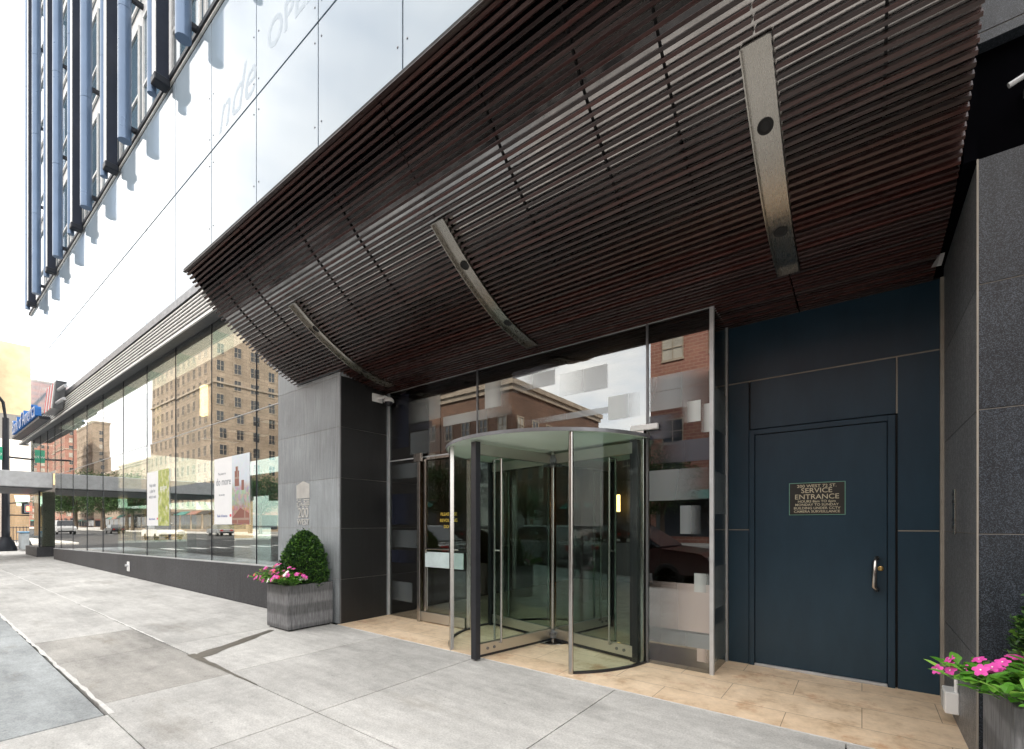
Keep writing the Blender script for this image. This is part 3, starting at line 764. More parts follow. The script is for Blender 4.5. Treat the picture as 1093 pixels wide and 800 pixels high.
# right pane (691..762)
patch(pg, 693, 760, 404, 420); patch(pg, 693, 760, 420.5, 440, lay=1); patch(pw, 728, 748, 430, 452, lay=2); patch(pw, 748, 760, 432, 462, lay=1)
patch(pd, 693, 726, 445, 470, lay=1); patch(pd, 693, 760, 474, 496); patch(pg, 693, 760, 503, 535); patch(pg, 726, 748, 540, 570, lay=1)
patch(pm, 693, 760, 620, 668); patch(pw, 741, 760, 612, 632, lay=1); patch(pg, 693, 760, 670, 684)
patch(pd, 693, 760, 686, 704); patch(pm, 744, 760, 692, 706, lay=1)
for z0, z1 in ((.1, .45), (.6, 1.0), (1.5, 1.9), (2.3, 2.7)):
    m = MB(); m.quad((-1.097, GY+.04, z0), (-1.097, 5.05, z0), (-1.097, 5.05, z1), (-1.097, GY+.04, z1))
    m.build('frosted_band', M['film_grey'], E_, recalc=False)
# jambs either side of the drum
m = MB(); m.box(-4.17, -4.10, GY-.03, GY+.05, .006, 2.37); m.build('drum_jamb', M['steel'], E_, bevel=.003)
m = MB(); m.box(-1.885, -1.842, GY-.055, GY+.055, .006, 2.26); m.build('brush_seal', M['rubber'], E_)
m = MB(); m.box(-1.84, -1.745, GY-.05, GY+.06, .006, 2.40); m.build('drum_jamb', M['steel'], E_, bevel=.003)

# side door left of the drum
D = empty('side_door', (-4.6, 4.5, 0), 'glass swing door with a pale blue push panel left of the revolving door', 'door')
m = MB(); m.box(-4.93, -4.19, 4.505, 4.517, .16, 2.30); m.build('pane', M['glass_door'], D)
m = MB(); m.box(-5.07, -4.19, 4.49, 4.53, .02, .155); m.build('bottom_rail', M['steel_h'], D, bevel=.003)
m = MB(); m.box(-5.10, -5.04, 4.46, 4.52, .006, 2.36); m.box(-4.985, -4.945, 4.49, 4.525, .16, 2.33); m.build('stile', M['steel'], D, bevel=.003)
m = MB(); m.box(-5.16, -5.0, 4.445, 4.485, 2.30, 2.42); m.build('hinge_bracket', M['steel'], D, bevel=.004)
m = MB(); m.box(-4.93, -4.19, 4.46, 4.475, .80, 1.015); o = m.build('push_panel', plain('pale_blue_panel', (.62, .74, .76), .35), D, bevel=.004)
m = MB(); m.tube([(-4.90, 4.45, 1.0), (-4.88, 4.44, 1.06), (-4.25, 4.44, 1.06)], .011); m.tube([(-4.88, 4.46, .80), (-4.88, 4.46, .20)], .01); m.build('push_bar', M['steel'], D)
for i, s_ in enumerate(('PLEASE USE', 'REVOLVING', 'DOOR')):
    text_obj('notice_text', s_, .062, M['gold_text'], (-4.50, 4.50, 1.52-.085*i), D, .001)
m = MB(); m.box(-5.0, -4.15, GY-.01, GY+.02, 2.325, 2.36); m.build('header', M['steel'], D)

# ------------------------------------------------------------------ revolving door
CX, CY, RR = -2.95, 4.70, 1.225
V = empty('revolving_door', (CX, CY, 0), 'four leaf glass revolving door with steel posts under a round glass disc', 'revolving door')
pol = lambda a, r: (CX+r*math.cos(R(a)), CY+r*math.sin(R(a)))
ZD = 2.27
m = MB(); m.lathe((CX, CY, ZD), [(0.001, 0), (RR+.03, 0), (RR+.035, .006), (RR+.035, .020), (RR+.03, .026), (.001, .026)], 72, smooth=False); dsc = m.build('ceiling_disc', M['disc_glass'], V)
m = MB()
n = 72
for k in range(n):
    a0, a1 = 360*k/n, 360*(k+1)/n
    p = [pol(a0, RR+.038), pol(a1, RR+.038), pol(a1, RR+.046), pol(a0, RR+.046)]
    m.prism([(*q, ZD-.004) for q in p], (0, 0, .034))
m.build('rim', M['alu'], dsc)
def arc_wall(a0, a1, r0, r1, z0, z1, n=24):
    m = MB(); vs = []
    for i in range(n+1):
        a = a0+(a1-a0)*i/n
        for r_, z in ((r0, z0), (r1, z0), (r1, z1), (r0, z1)): x, y = pol(a, r_); vs.append((x, y, z))
    fs = []
    for i in range(n):
        for k in range(4): fs.append((i*4+k, i*4+(k+1) % 4, (i+1)*4+(k+1) % 4, (i+1)*4+k))
    fs += [(0, 1, 2, 3), (n*4+3, n*4+2, n*4+1, n*4)]
    m.add(vs, fs, 0, False); return m
for a0, a1 in ((125, 235), (-49, 55)):
    w = arc_wall(a0, a1, RR-.006, RR+.006, .03, ZD-.005, 30); 
    for i in range(len(w.sm)): w.sm[i] = False
    w.build('curved_glass', M['glass_drum'], V)
    w = arc_wall(a0, a1, RR-.014, RR+.014, .006, .028, 30); w.build('floor_track', M['rubber'], V)
for a in (235.5, -50):
    x, y = pol(a, RR)
    m = MB(); m.tube([(x, y, .006), (x, y, ZD)], .024 if a < 0 else .03, 14) if a < 0 else m.obox((x, y, ZD/2), Vector((math.cos(R(a)), math.sin(R(a)), 0))*.02, Vector((-math.sin(R(a)), math.cos(R(a)), 0))*.032, (0, 0, ZD/2))
    m.build('post', M['steel'], V)
for a in (125, 55):
    x, y = pol(a, RR); m = MB(); m.tube([(x, y, .006), (x, y, ZD)], .024, 12); m.build('post', M['steel'], V)
m = MB(); m.lathe((CX, CY, .006), [(.20, 0), (.20, .004), (.19, .007), (.001, .007)], 40, smooth=False); m.build('floor_plate', M['steel'], V)
m = MB(); m.tube([(CX, CY, .01), (CX, CY, ZD)], .022, 16); m.build('centre_shaft', M['steel'], V)
m = MB(); m.lathe((CX, CY, .05), [(.06, 0), (.075, .02), (.06, .09)], 20); m.lathe((CX, CY, 2.12), [(.06, 0), (.085, .03), (.06, .10)], 20)
for k in range(4): x, y = pol(259+45+90*k, .07); m.box(x-.03, x+.03, y-.03, y+.03, .09, .12); m.box(x-.03, x+.03, y-.03, y+.03, 2.09, 2.12)
m.build('hub_clamp', M['alu'], V)
for k in range(4):
    A = 259+90*k; u = Vector((math.cos(R(A)), math.sin(R(A)), 0)); w = Vector((-u.y, u.x, 0)); c0 = Vector((CX, CY, 0))
    def rad(r0, r1, th, z0, z1, off=0):
        m = MB(); m.obox(c0+u*((r0+r1)/2)+w*off+Vector((0, 0, (z0+z1)/2)), u*((r1-r0)/2), w*th, (0, 0, (z1-z0)/2)); return m
    leaf = rad(.06, 1.12, .006, .165, 2.12).build('door_leaf', M['glass_door'], V)
    rad(.05, 1.125, .022, .05, .163).build('bottom_rail', M['steel_h'], leaf, bevel=.002)
    rad(.05, 1.125, .022, 2.122, 2.235).build('top_rail', M['steel_h'], leaf, bevel=.002)
    rad(1.127, 1.190, .042, .012, 2.25).build('rubber_stile', M['rubber'], leaf, bevel=.004)
    rad(.03, 1.12, .008, .02, .048).build('floor_sweep', M['rubber'], leaf)
    m = MB()
    for sg in (1, -1):
        q = c0+u*.86+w*.055*sg
        m.tube([q+Vector((0, 0, .14)), q+Vector((0, 0, 2.10))], .0125, 12)
        for z in (.14, 1.12, 2.10): m.tube([c0+u*.86+Vector((0, 0, z)), q+Vector((0, 0, z))], .009, 8)
    m.build('pull_bar', M['steel'], leaf)
    m = MB()
    for r_ in (.93, 1.02):
        for sg in (1, -1): m.tube([c0+u*r_+w*.02*sg+Vector((0, 0, .105)), c0+u*r_+w*.030*sg+Vector((0, 0, .105))], .016, 12)
    m.build('rail_bolts', M['alu'], leaf)

# ------------------------------------------------------------------ service door wall (Y 5.1)
BW = empty('panel_wall', (-.3, 5.1, 0), 'navy steel panelled wall with thin brass coloured joints around the service door', 'wall')
BY = 5.10
m = MB(); m.box(-1.09, .53, BY+.02, BY+.3, 0, 3.42); m.build('wall_core', M['black'], BW)
for (x0, x1, z0, z1) in [(-1.088, .505, 2.835, 3.40), (-.885, .229, 2.345, 2.82), (-1.088, -.900, 1.352, 2.82), (-1.088, -.900, .006, 1.340), (.243, .505, 1.352, 2.82), (.243, .505, .006, 1.340)]:
    m = MB(); m.box(x0, x1, BY, BY+.02, z0, z1); m.build('steel_panel', M['blue'], BW, bevel=.002)
m = MB()
m.box(-1.09, .505, BY+.006, BY+.02, 2.822, 2.833); m.box(.243, .505, BY+.006, BY+.02, 1.341, 1.351); m.box(-1.09, -.900, BY+.006, BY+.02, 1.341, 1.351); m.box(.230, .242, BY+.006, BY+.02, 2.345, 2.821)
m.build('joint_strip', M['mortar'], BW)
m = MB(); m.box(.506, .529, BY-.03, BY+.02, .006, 3.40); m.build('edge_strip', M['mortar'], BW)
SD = empty('service_door', (-.33, 5.1, 0), 'navy blue steel service door with a pull handle and a small black sign', 'door')
m = MB()
for (x0, x1, z0, z1) in [(-.895, -.848, .006, 2.335), (.176, .226, .006, 2.335), (-.848, .176, 2.288, 2.335)]: m.box(x0, x1, BY-.012, BY+.018, z0, z1)
m.build('frame', M['blue'], SD, bevel=.002)
m = MB(); m.box(-.843, .171, BY+.004, BY+.018, .035, 2.283); leaf = m.build('leaf', M['blue'], SD, bevel=.002)
m = MB(); m.box(-.846, .174, BY-.02, BY+.016, .007, .031); m.build('threshold', M['alu_light'], SD, bevel=.003)
m = MB(); m.tube([(.105, BY+.004, 1.108), (.100, BY-.055, 1.112), (.085, BY-.085, 1.085), (.085, BY-.085, .865), (.100, BY-.055, .838), (.105, BY+.004, .842)], .019, 14); m.build('handle', M['steel'], leaf)
m = MB(); m.lathe((.128, BY+.004, 1.02), [(.020, 0), (.022, -.008), (.016, -.012), (.001, -.012)], 20, axis='y'); m.build('lock', M['brass'], leaf)
SG = empty('service_sign', (-.335, 5.09, 1.5), 'small black plate with green edge reading service entrance on the navy door', 'sign')
m = MB(); m.box(-.553, -.117, BY-.004, BY+.003, 1.487, 1.790); m.build('edge', M['sign_edge'], SG)
m = MB(); m.box(-.547, -.123, BY-.006, BY-.001, 1.493, 1.784); m.build('plate', M['sign_plate'], SG)
for s_, z, sz, xs in [('200 WEST 72 ST.', 1.745, .037, 1.15), ('SERVICE', 1.694, .064, 1.05), ('ENTRANCE', 1.636, .064, 1.05), ('HOURS 8am TO 6pm', 1.604, .031, 1.05), ('MONDAY TO SUNDAY', 1.573, .031, 1.05), ('BUILDING UNDER CCTV', 1.541, .031, 1.05), ('CAMERA SURVEILLANCE', 1.510, .031, 1.05)]:
    text_obj('sign_text', s_, sz, M['sign_text'], (-.335, BY-.0062, z), SG, .0008, xs=xs, bold=.0004)

# ------------------------------------------------------------------ small fixtures
def fixture(name, loc, label, cat): return empty(name, loc, label, cat)
F1 = fixture('security_camera', (-5.82, 4.36, 3.3), 'white dome security camera on a bracket at the top of the dark reveal', 'camera')
m = MB(); m.box(-5.822, -5.80, 4.22, 4.40, 3.24, 3.36); m.build('mounting_plate', M['white'], F1, bevel=.004)
m = MB(); m.tube([(-5.81, 4.32, 3.30), (-5.70, 4.36, 3.31), (-5.66, 4.40, 3.28)], .025, 12); m.lathe((-5.66, 4.40, 3.24), [(.045, .06), (.075, .03), (.078, -.005)], 22); m.build('housing', M['white'], F1)
m = MB(); m.lathe((-5.66, 4.40, 3.235), [(.060, 0), (.055, -.03), (.03, -.055), (.004, -.062)], 20); m.build('dome', M['rubber'], F1)
F2 = fixture('intercom_plate', (.52, 4.51, 1.49), 'narrow steel intercom plate on the side of the right granite pier', 'intercom')
m = MB(); m.box(.518, .5285, 4.47, 4.55, 1.33, 1.65); m.build('plate', M['steel'], F2, bevel=.002)
m = MB()
for z in (1.60, 1.55, 1.42, 1.37): m.box(.512, .5175, 4.485, 4.535, z, z+.022)
m.build('buttons', M['rubber'], F2)
F3 = fixture('outlet_box', (.50, 4.5, .15), 'small white outlet box low on the side of the right granite pier', 'outlet')
m = MB(); m.box(.455, .5285, 4.33, 4.50, .10, .25); m.build('box', M['white'], F3, bevel=.006)
m = MB(); m.tube([(.515, 4.36, .25), (.515, 4.36, .34)], .012, 10); m.build('conduit', M['white'], F3)
m = MB(); m.box(.450, .4545, 4.36, 4.47, .12, .23); m.build('cover', M['alu_light'], F3)
F4 = fixture('bracket_lamp', (.68, 3.7, 3.78), 'small grey fitting reaching into view from the black shade block at the right edge', 'light fitting')
m = MB(); m.tube([(.63, 3.60, 3.765), (.70, 3.60, 3.79), (.86, 3.63, 3.81)], .014, 10); m.lathe((.74, 3.612, 3.80), [(.03, -.03), (.036, .0), (.03, .03)], 14); m.build('arm', M['alu_light'], F4)
m = MB(); m.box(.72, .9, 3.6, 3.85, 3.79, 3.83); m.build('stem', M['alu'], F4)
F5 = fixture('wall_light', (.48, 4.95, 3.35), 'tiny pale fitting at the inner end of the canopy above the service door', 'light fitting')
m = MB(); m.prism([(.44, 4.60, 3.30), (.46, 4.60, 3.39), (.44, 4.74, 3.40), (.42, 4.74, 3.36)], (.025, 0, 0)); m.build('body', M['alu_light'], F5, bevel=.004)
m = MB(); m.lathe((.453, 4.67, 3.40), [(.008, -.01), (.008, .03)], 8); m.build('stem', M['alu'], F5)
F6 = fixture('wall_spigot', (-15.5, 3.63, .22), 'small white water spigot on the granite base wall under the windows', 'spigot')
sx = on_y(137, 600, 3.65)[0]; F6.location = (sx, 3.63, .25)
m = MB(); m.box(sx-.11, sx+.11, 3.64, 3.659, .14, .40); m.build('plate', M['white'], F6, bevel=.01)
m = MB(); m.tube([(sx, 3.66, .30), (sx, 3.58, .30)], .035, 10); m.build('spout', M['alu_light'], F6)
# emblem on the left pier
EM = empty('wall_emblem', (-6.80, 3.69, 1.7), 'brushed metal building emblem with 200 WEST lettering on the pale granite pier', 'emblem')
ex0, ex1 = -7.00, -6.62; exm = (ex0+ex1)/2
m = MB(); nst = 11
for i in range(nst):
    a = ex0+(ex1-ex0)*i/nst; w_ = (ex1-ex0)/nst*.62
    top = 2.005+.055*(1-abs((a+w_/2-exm)/((ex1-ex0)/2)))
    m.box(a, a+w_, 3.688, 3.6995, 1.80, top)
m.build('striped_tower', M['emblem'], EM)
m = MB(); r2 = random.Random(5)
for j in range(5):
    for i in range(9):
        if r2.random() < .75: m.box(ex0+.003+i*.0415, ex0+.003+i*.0415+.028, 3.690, 3.6995, 1.665+j*.026, 1.665+j*.026+.015)
m.build('grid_pattern', M['emblem'], EM)
text_obj('numerals', '200', .22, M['emblem'], (exm, 3.694, 1.505), EM, .004, xs=.95)
text_obj('lettering', 'WEST', .125, M['emblem'], (exm, 3.694, 1.395), EM, .004, xs=1.1)

# bank posters inside the glass
def poster(x0, x1, z0, z1, label, kind):
    P = empty('poster', ((x0+x1)/2, 3.69, z0), label, 'poster')
    y = 3.690
    xm = x0+(x1-x0)*.53
    m = MB(); m.box(x0, x1, y-.004, y+.003, z0, z1); m.build('sheet', M['poster_white'], P)
    m = MB(); m.box(xm, x1, y-.006, y-.0042, z0, z1); 
    if kind == 1:
        k = NT('city_picture'); v = k.co(swiz='wall')
        sp = k.node('ShaderNodeSeparateXYZ'); k.l.new(k.n['Geometry'].outputs['Position'] if 'Geometry' in k.n else k.node('ShaderNodeNewGeometry').outputs['Position'], sp.inputs[0])
        h = k.math('MULTIPLY', k.math('SUBTRACT', sp.outputs[2], z0), 1/(z1-z0))
        sky = k.ramp(h, [(0, (.30, .10, .07)), (.22, (.45, .20, .13)), (.30, (.30, .33, .26)), (.52, (.42, .40, .38)), (.62, (.62, .68, .74)), (1, (.70, .78, .84))])
        vo = k.node('ShaderNodeTexVoronoi', feature='F1', distance='CHEBYCHEV'); vo.inputs['Scale'].default_value = 16; k.l.new(v, vo.inputs['Vector'])
        blocks = k.mix(sky, vo.outputs['Color'], k.ramp(h, [(0, .12), (.5, .25), (.6, .04)]))
        k.set(Base_Color=blocks, Roughness=.4); pic = k.m
    else:
        k = NT('park_picture'); n_ = k.noise(7, 6, .7)
        k.set(Base_Color=k.ramp(n_, [(.3, (.10, .16, .05)), (.5, (.45, .50, .10)), (.62, (.62, .62, .45)), (.75, (.78, .80, .80))]), Roughness=.4); pic = k.m
    m.build('picture', pic, P)
    if kind == 1:
        m = MB(); m.box(xm+.12, xm+.30, y-.0075, y-.0062, z0+.70, z0+.98); m.box(xm+.16, xm+.26, y-.0078, y-.0064, z0+.98, z0+1.06); m.box(xm+.40, xm+.50, y-.0075, y-.0062, z0+.62, z0+.80)
        m.prism([(xm+.01, y-.0075, z0+.02), (x1-.01, y-.0075, z0+.02), (x1-.01, y-.0075, z0+.20), (xm+.35, y-.0075, z0+.30), (xm+.01, y-.0075, z0+.12)], (0, .001, 0))
        m.build('brick_towers', M['red_brick'], P)
        text_obj('poster_text', 'do more', .20, M['poster_grey_text'], ((x0+xm)/2+.02, y-.0052, z0+.75), P, .0006, xs=.95)
        text_obj('poster_text', 'The power to', .062, M['poster_grey_text'], ((x0+xm)/2-.05, y-.0052, z0+.95), P, .0006)
        text_obj('poster_text', 'for your day', .050, M['poster_grey_text'], ((x0+xm)/2-.05, y-.0052, z0+.55), P, .0006)
    else:
        for i, s_ in enumerate(('Help make', 'a plan for', 'what is next')): text_obj('poster_text', s_, .12, M['poster_grey_text'], ((x0+xm)/2, y-.0052, z0+.95-.14*i), P, .0006, xs=.9)
        text_obj('poster_text', 'see how', .17, M['poster_white'], ((x1+xm)/2, y-.0075, z0+.85), P, .0006, xs=.8)
    text_obj('poster_logo', 'Bank of America', .072, M['poster_blue_text'], ((x0+xm)/2-.03, y-.0052, z0+.14), P, .0006, xs=.95)
    m = MB(); m.box(xm-.10, xm-.03, y-.006, y-.0042, z0+.145, z0+.19); m.build('logo_mark', M['poster_red'], P)
poster(-10.13, -8.60, 1.40, 2.67, 'white bank poster reading do more with a red roofed city picture, nearest the granite pier', 1)
poster(-14.27, -12.68, 1.37, 2.69, 'white bank poster with a yellow green park picture, farther along the windows', 2)

# channel letter sign
S = empty('bank_sign', (-28, 3.1, 5.5), 'blue channel letters on a dark rail at the far corner above the windows', 'sign')
m = MB(); m.box(-31.6, -24.5, 3.06, 3.36, 5.36, 5.47); m.build('rail', M['dark_iron'], S, bevel=.01)
o = text_obj('letters', 'Bank of America', .88, M['bank_blue'], (-28.05, 3.10, 5.52), S, .09, xs=1.03, bold=.012)
o = text_obj('letter_faces', 'Bank of America', .88, M['white'], (-28.05, 3.005, 5.52), S, .002, xs=1.03, bold=-.022)
LG = empty('flag_logo_sign', (-22.7, 3.1, 5.4), 'slanted red and white striped flag emblem on a grey box beside the blue letters', 'sign')
m = MB(); m.prism([(-23.9, 3.12, 5.43), (-22.3, 3.12, 5.43), (-21.7, 3.12, 6.28), (-23.3, 3.12, 6.28)], (0, .26, 0)); m.build('box', M['alu'], LG, bevel=.01)
for i in range(6):
    t0 = i/6; t1 = t0+(1/6)*.62
    xa = -23.85+1.5*t0; xb = -23.85+1.5*t1
    m = MB(); m.prism([(xa, 3.10, 5.46), (xb, 3.10, 5.46), (xb+.58, 3.10, 6.25), (xa+.58, 3.10, 6.25)], (0, .019, 0)); m.build('stripe', M['bank_red'] if i % 2 == 0 else M['white'], LG)
m = MB()
for xq in (-22.2, -22.0): m.tube([(xq, 3.2, 5.6+.4*(xq > -22.1)), (xq+.9, 3.25, 5.62+.4*(xq > -22.1))], .05, 10)
m.build('conduit', M['alu_light'], LG)

# ------------------------------------------------------------------ planters
def planter(x0, x1, y0, y1, h, label):
    P = empty('planter', ((x0+x1)/2, (y0+y1)/2, 0), label, 'planter', 'granite planters beside the entrance')
    w_ = .05; m = MB()
    m.box(x0, x1, y0, y0+w_, .02, h); m.box(x0, x1, y1-w_, y1, .02, h); m.box(x0, x0+w_, y0+w_, y1-w_, .02, h); m.box(x1-w_, x1, y0+w_, y1-w_, .02, h)
    m.build('box', M['planter'], P, bevel=.006)
    m = MB(); m.box(x0+w_, x1-w_, y0+w_, y1-w_, .3, h-.05); m.build('soil', M['soil'], P)
    m = MB(); m.box(x0+.03, x1-.03, y0+.03, y1-.03, 0.001, .02); m.build('foot', M['black'], P)
    return P
planter(-6.50, -5.93, 3.01, 3.65, .60, 'square grey granite planter in front of the pale granite pier')
planter(.535, 1.12, 2.95, 3.62, .60, 'square grey granite planter cut off by the right edge in front of the dark pier')
def leaf(mb, p, d, up, l, w_, mi=0, fold=.25):
    d = d.normalized(); s_ = d.cross(up)
    if s_.length < 1e-3: s_ = d.cross(Vector((1, 0, 0)))
    s_.normalize(); n_ = s_.cross(d).normalized()
    a = p; t_ = p+d*l-n_*l*.12; ml = p+d*l*.45-s_*w_*.5+n_*w_*fold; mr = p+d*l*.45+s_*w_*.5+n_*w_*fold; mc = p+d*l*.5
    ml2 = p+d*l*.78-s_*w_*.32+n_*w_*fold*.6-n_*l*.05; mr2 = p+d*l*.78+s_*w_*.32+n_*w_*fold*.6-n_*l*.05
    mb.add([a, ml, mc, mr, ml2, t_, mr2], [(0, 2, 1), (0, 3, 2), (1, 2, 5, 4), (2, 3, 6, 5)], mi, False)
def boxwood(cx, cy, z0, h, r, label, n=7000, seed=1):
    rn = random.Random(seed)
    T = empty('boxwood_shrub', (cx, cy, z0), label, 'shrub', 'clipped boxwood shrubs in the planters')
    m = MB()
    def rad_(t_, a):
        base = r*(1-t_**2.5)**.58*(.90+.10*min(1, t_*5))
        return base*(1+.05*math.sin(3*a+5*t_)+.07*math.sin(6*a-11*t_+seed)*math.sin(9*t_+2*a)+.08*math.sin(11*a+15*t_)*math.sin(21*t_-4*a))
    for i in range(n):
        t_ = rn.random()**.85; a = rn.uniform(0, 2*PI); q = rad_(t_, a)*(1-abs(rn.gauss(0, .10)))
        if rn.random() < .05: q *= 1.08
        p = Vector((cx+q*math.cos(a), cy+q*math.sin(a), z0+t_*h))
        out = Vector((math.cos(a), math.sin(a), .25+t_*1.6)).normalized()
        d = (out+Vector((rn.gauss(0, .6), rn.gauss(0, .6), rn.gauss(0, .5)))).normalized()
        leaf(m, p, d, Vector((rn.gauss(0, 1), rn.gauss(0, 1), 1)), rn.uniform(.026, .044), rn.uniform(.017, .026))
    for i in range(70):
        t_ = rn.random(); a = rn.uniform(0, 2*PI); q = rad_(t_, a)*.95; p = Vector((cx+q*math.cos(a), cy+q*math.sin(a), z0+t_*h))
        out = Vector((math.cos(a), math.sin(a), .5+t_*2)).normalized()
        for k in range(6): leaf(m, p+out*(.012*k), (out+Vector((rn.gauss(0, .7), rn.gauss(0, .7), rn.gauss(0, .5)))).normalized(), Vector((0, 0, 1)), .034, .018)
    m.build('foliage', M['leaf_box'], T, recalc=False)
    m = MB()      # inner twiggy mass and stem
    vs = []; fs = []; N, K = 10, 16
    for i in range(N+1):
        t_ = i/N*.93
        for k in range(K):
            a = 2*PI*k/K; q = rad_(t_, a)*.80; vs.append((cx+q*math.cos(a), cy+q*math.sin(a), z0+t_*h*.96))
    for i in range(N):
        for k in range(K): fs.append((i*K+k, i*K+(k+1) % K, (i+1)*K+(k+1) % K, (i+1)*K+k))
    fs.append(tuple(N*K+k for k in range(K))); m.add(vs, fs, 0, True)
    m.build('inner_twigs', plain('inner_twigs', (.012, .022, .008), .95, var=.5, sc=50), T)
    m = MB(); m.tube([(cx, cy, z0-.1), (cx, cy, z0+.1)], .02, 8); m.build('stem', M['bark'], T)
def vinca(cx, cy, z, rx, ry, label, n, nf, cols, seed, lsz=(.05, .085)):
    rn = random.Random(seed)
    T = empty('flowering_plant', (cx, cy, z), label, 'flowers', 'flowering plants in the planters')
    m = MB(); st_ = MB(); tips = []
    for i in range(n):
        a = rn.uniform(0, 2*PI); q = math.sqrt(rn.random())
        bx, by = cx+rx*.75*q*math.cos(a), cy+ry*.75*q*math.sin(a)
        d = Vector((math.cos(a)*q*.9+rn.gauss(0, .2), math.sin(a)*q*.9+rn.gauss(0, .2), 1-.55*q)).normalized()
        hh = rn.uniform(.08, .19); p0 = Vector((bx, by, z)); p1 = p0+d*hh*.6; p2 = p1+(d+Vector((math.cos(a)*.5*q, math.sin(a)*.5*q, -.35*q))).normalized()*hh*.5
        st_.tube([p0, p1, p2], .003, 5, cap=False)
        for k in range(6):
            t_ = .3+.7*k/5; b_ = p0.lerp(p1, min(1, t_*1.6)) if t_ < .6 else p1.lerp(p2, (t_-.6)/.4)
            aa = k*2.4+a; dd = (Vector((math.cos(aa), math.sin(aa), .35+rn.gauss(0, .25)))).normalized()
            leaf(m, b_, dd, Vector((0, 0, 1)), rn.uniform(*lsz), rn.uniform(*lsz)*.52, 0, .18)
        tips.append((p2, d))
    m.build('leaves', M['leaf_vinca'], T, recalc=False); st_.build('stems', plain('green_stem', (.08, .16, .04), .6), T)
    rn.shuffle(tips)
    for i in range(nf):
        p, d = tips[i % len(tips)]; c_ = p+d*rn.uniform(.02, .04); f_ = MB()
        out = (d+Vector((0, -.8, .2))).normalized(); ax = out.cross(Vector((0, 0, 1))).normalized(); ay = out.cross(ax).normalized()
        s0 = rn.uniform(.021, .028)
        for k in range(5):
            a0 = 2*PI*k/5; e = ax*math.cos(a0)+ay*math.sin(a0); g_ = ax*math.cos(a0+PI/2)+ay*math.sin(a0+PI/2)
            f_.add([c_, c_+e*s0*.7+g_*s0*.5+out*.003, c_+e*s0*1.25+g_*s0*.25+out*.001, c_+e*s0*1.25-g_*s0*.25+out*.001, c_+e*s0*.7-g_*s0*.5+out*.003], [(0, 1, 2, 3, 4)], 0)
        f_.add([c_+out*.004+ax*.004*math.cos(q)+ay*.004*math.sin(q) for q in (0, 1.26, 2.5, 3.77, 5.03)], [(0, 1, 2, 3, 4)], 1)
        f_.build('flower', [M[rn.choice(cols)], M['petal_white']], T, recalc=False)
boxwood(-6.24, 3.40, .53, .76, .305, 'dome shaped dark green boxwood in the planter by the pale granite pier', 9500, 1)
vinca(-6.22, 3.03, .63, .36, .12, 'pink and red flowers spilling over the planter by the pale granite pier', 150, 44, ['petal_pink', 'petal_pink', 'petal_red'], 2, (.045, .075))
vinca(-5.97, 3.06, .60, .10, .10, 'low plant with white flowers at the right end of the planter by the pale pier', 22, 5, ['petal_white'], 5, (.03, .05))
vinca(-6.56, 3.20, .60, .19, .24, 'red flowers at the street side of the planter by the pale granite pier', 120, 50, ['petal_red', 'petal_red', 'petal_pink'], 6, (.045, .075))
boxwood(.90, 3.36, .55, .70, .30, 'leafy boxwood cut off by the right edge of the picture', 5000, 3)
vinca(.66, 2.99, .63, .28, .22, 'large leaved pink flowering plant spilling over the planter at the right edge', 85, 34, ['petal_pink'], 9, (.06, .105))

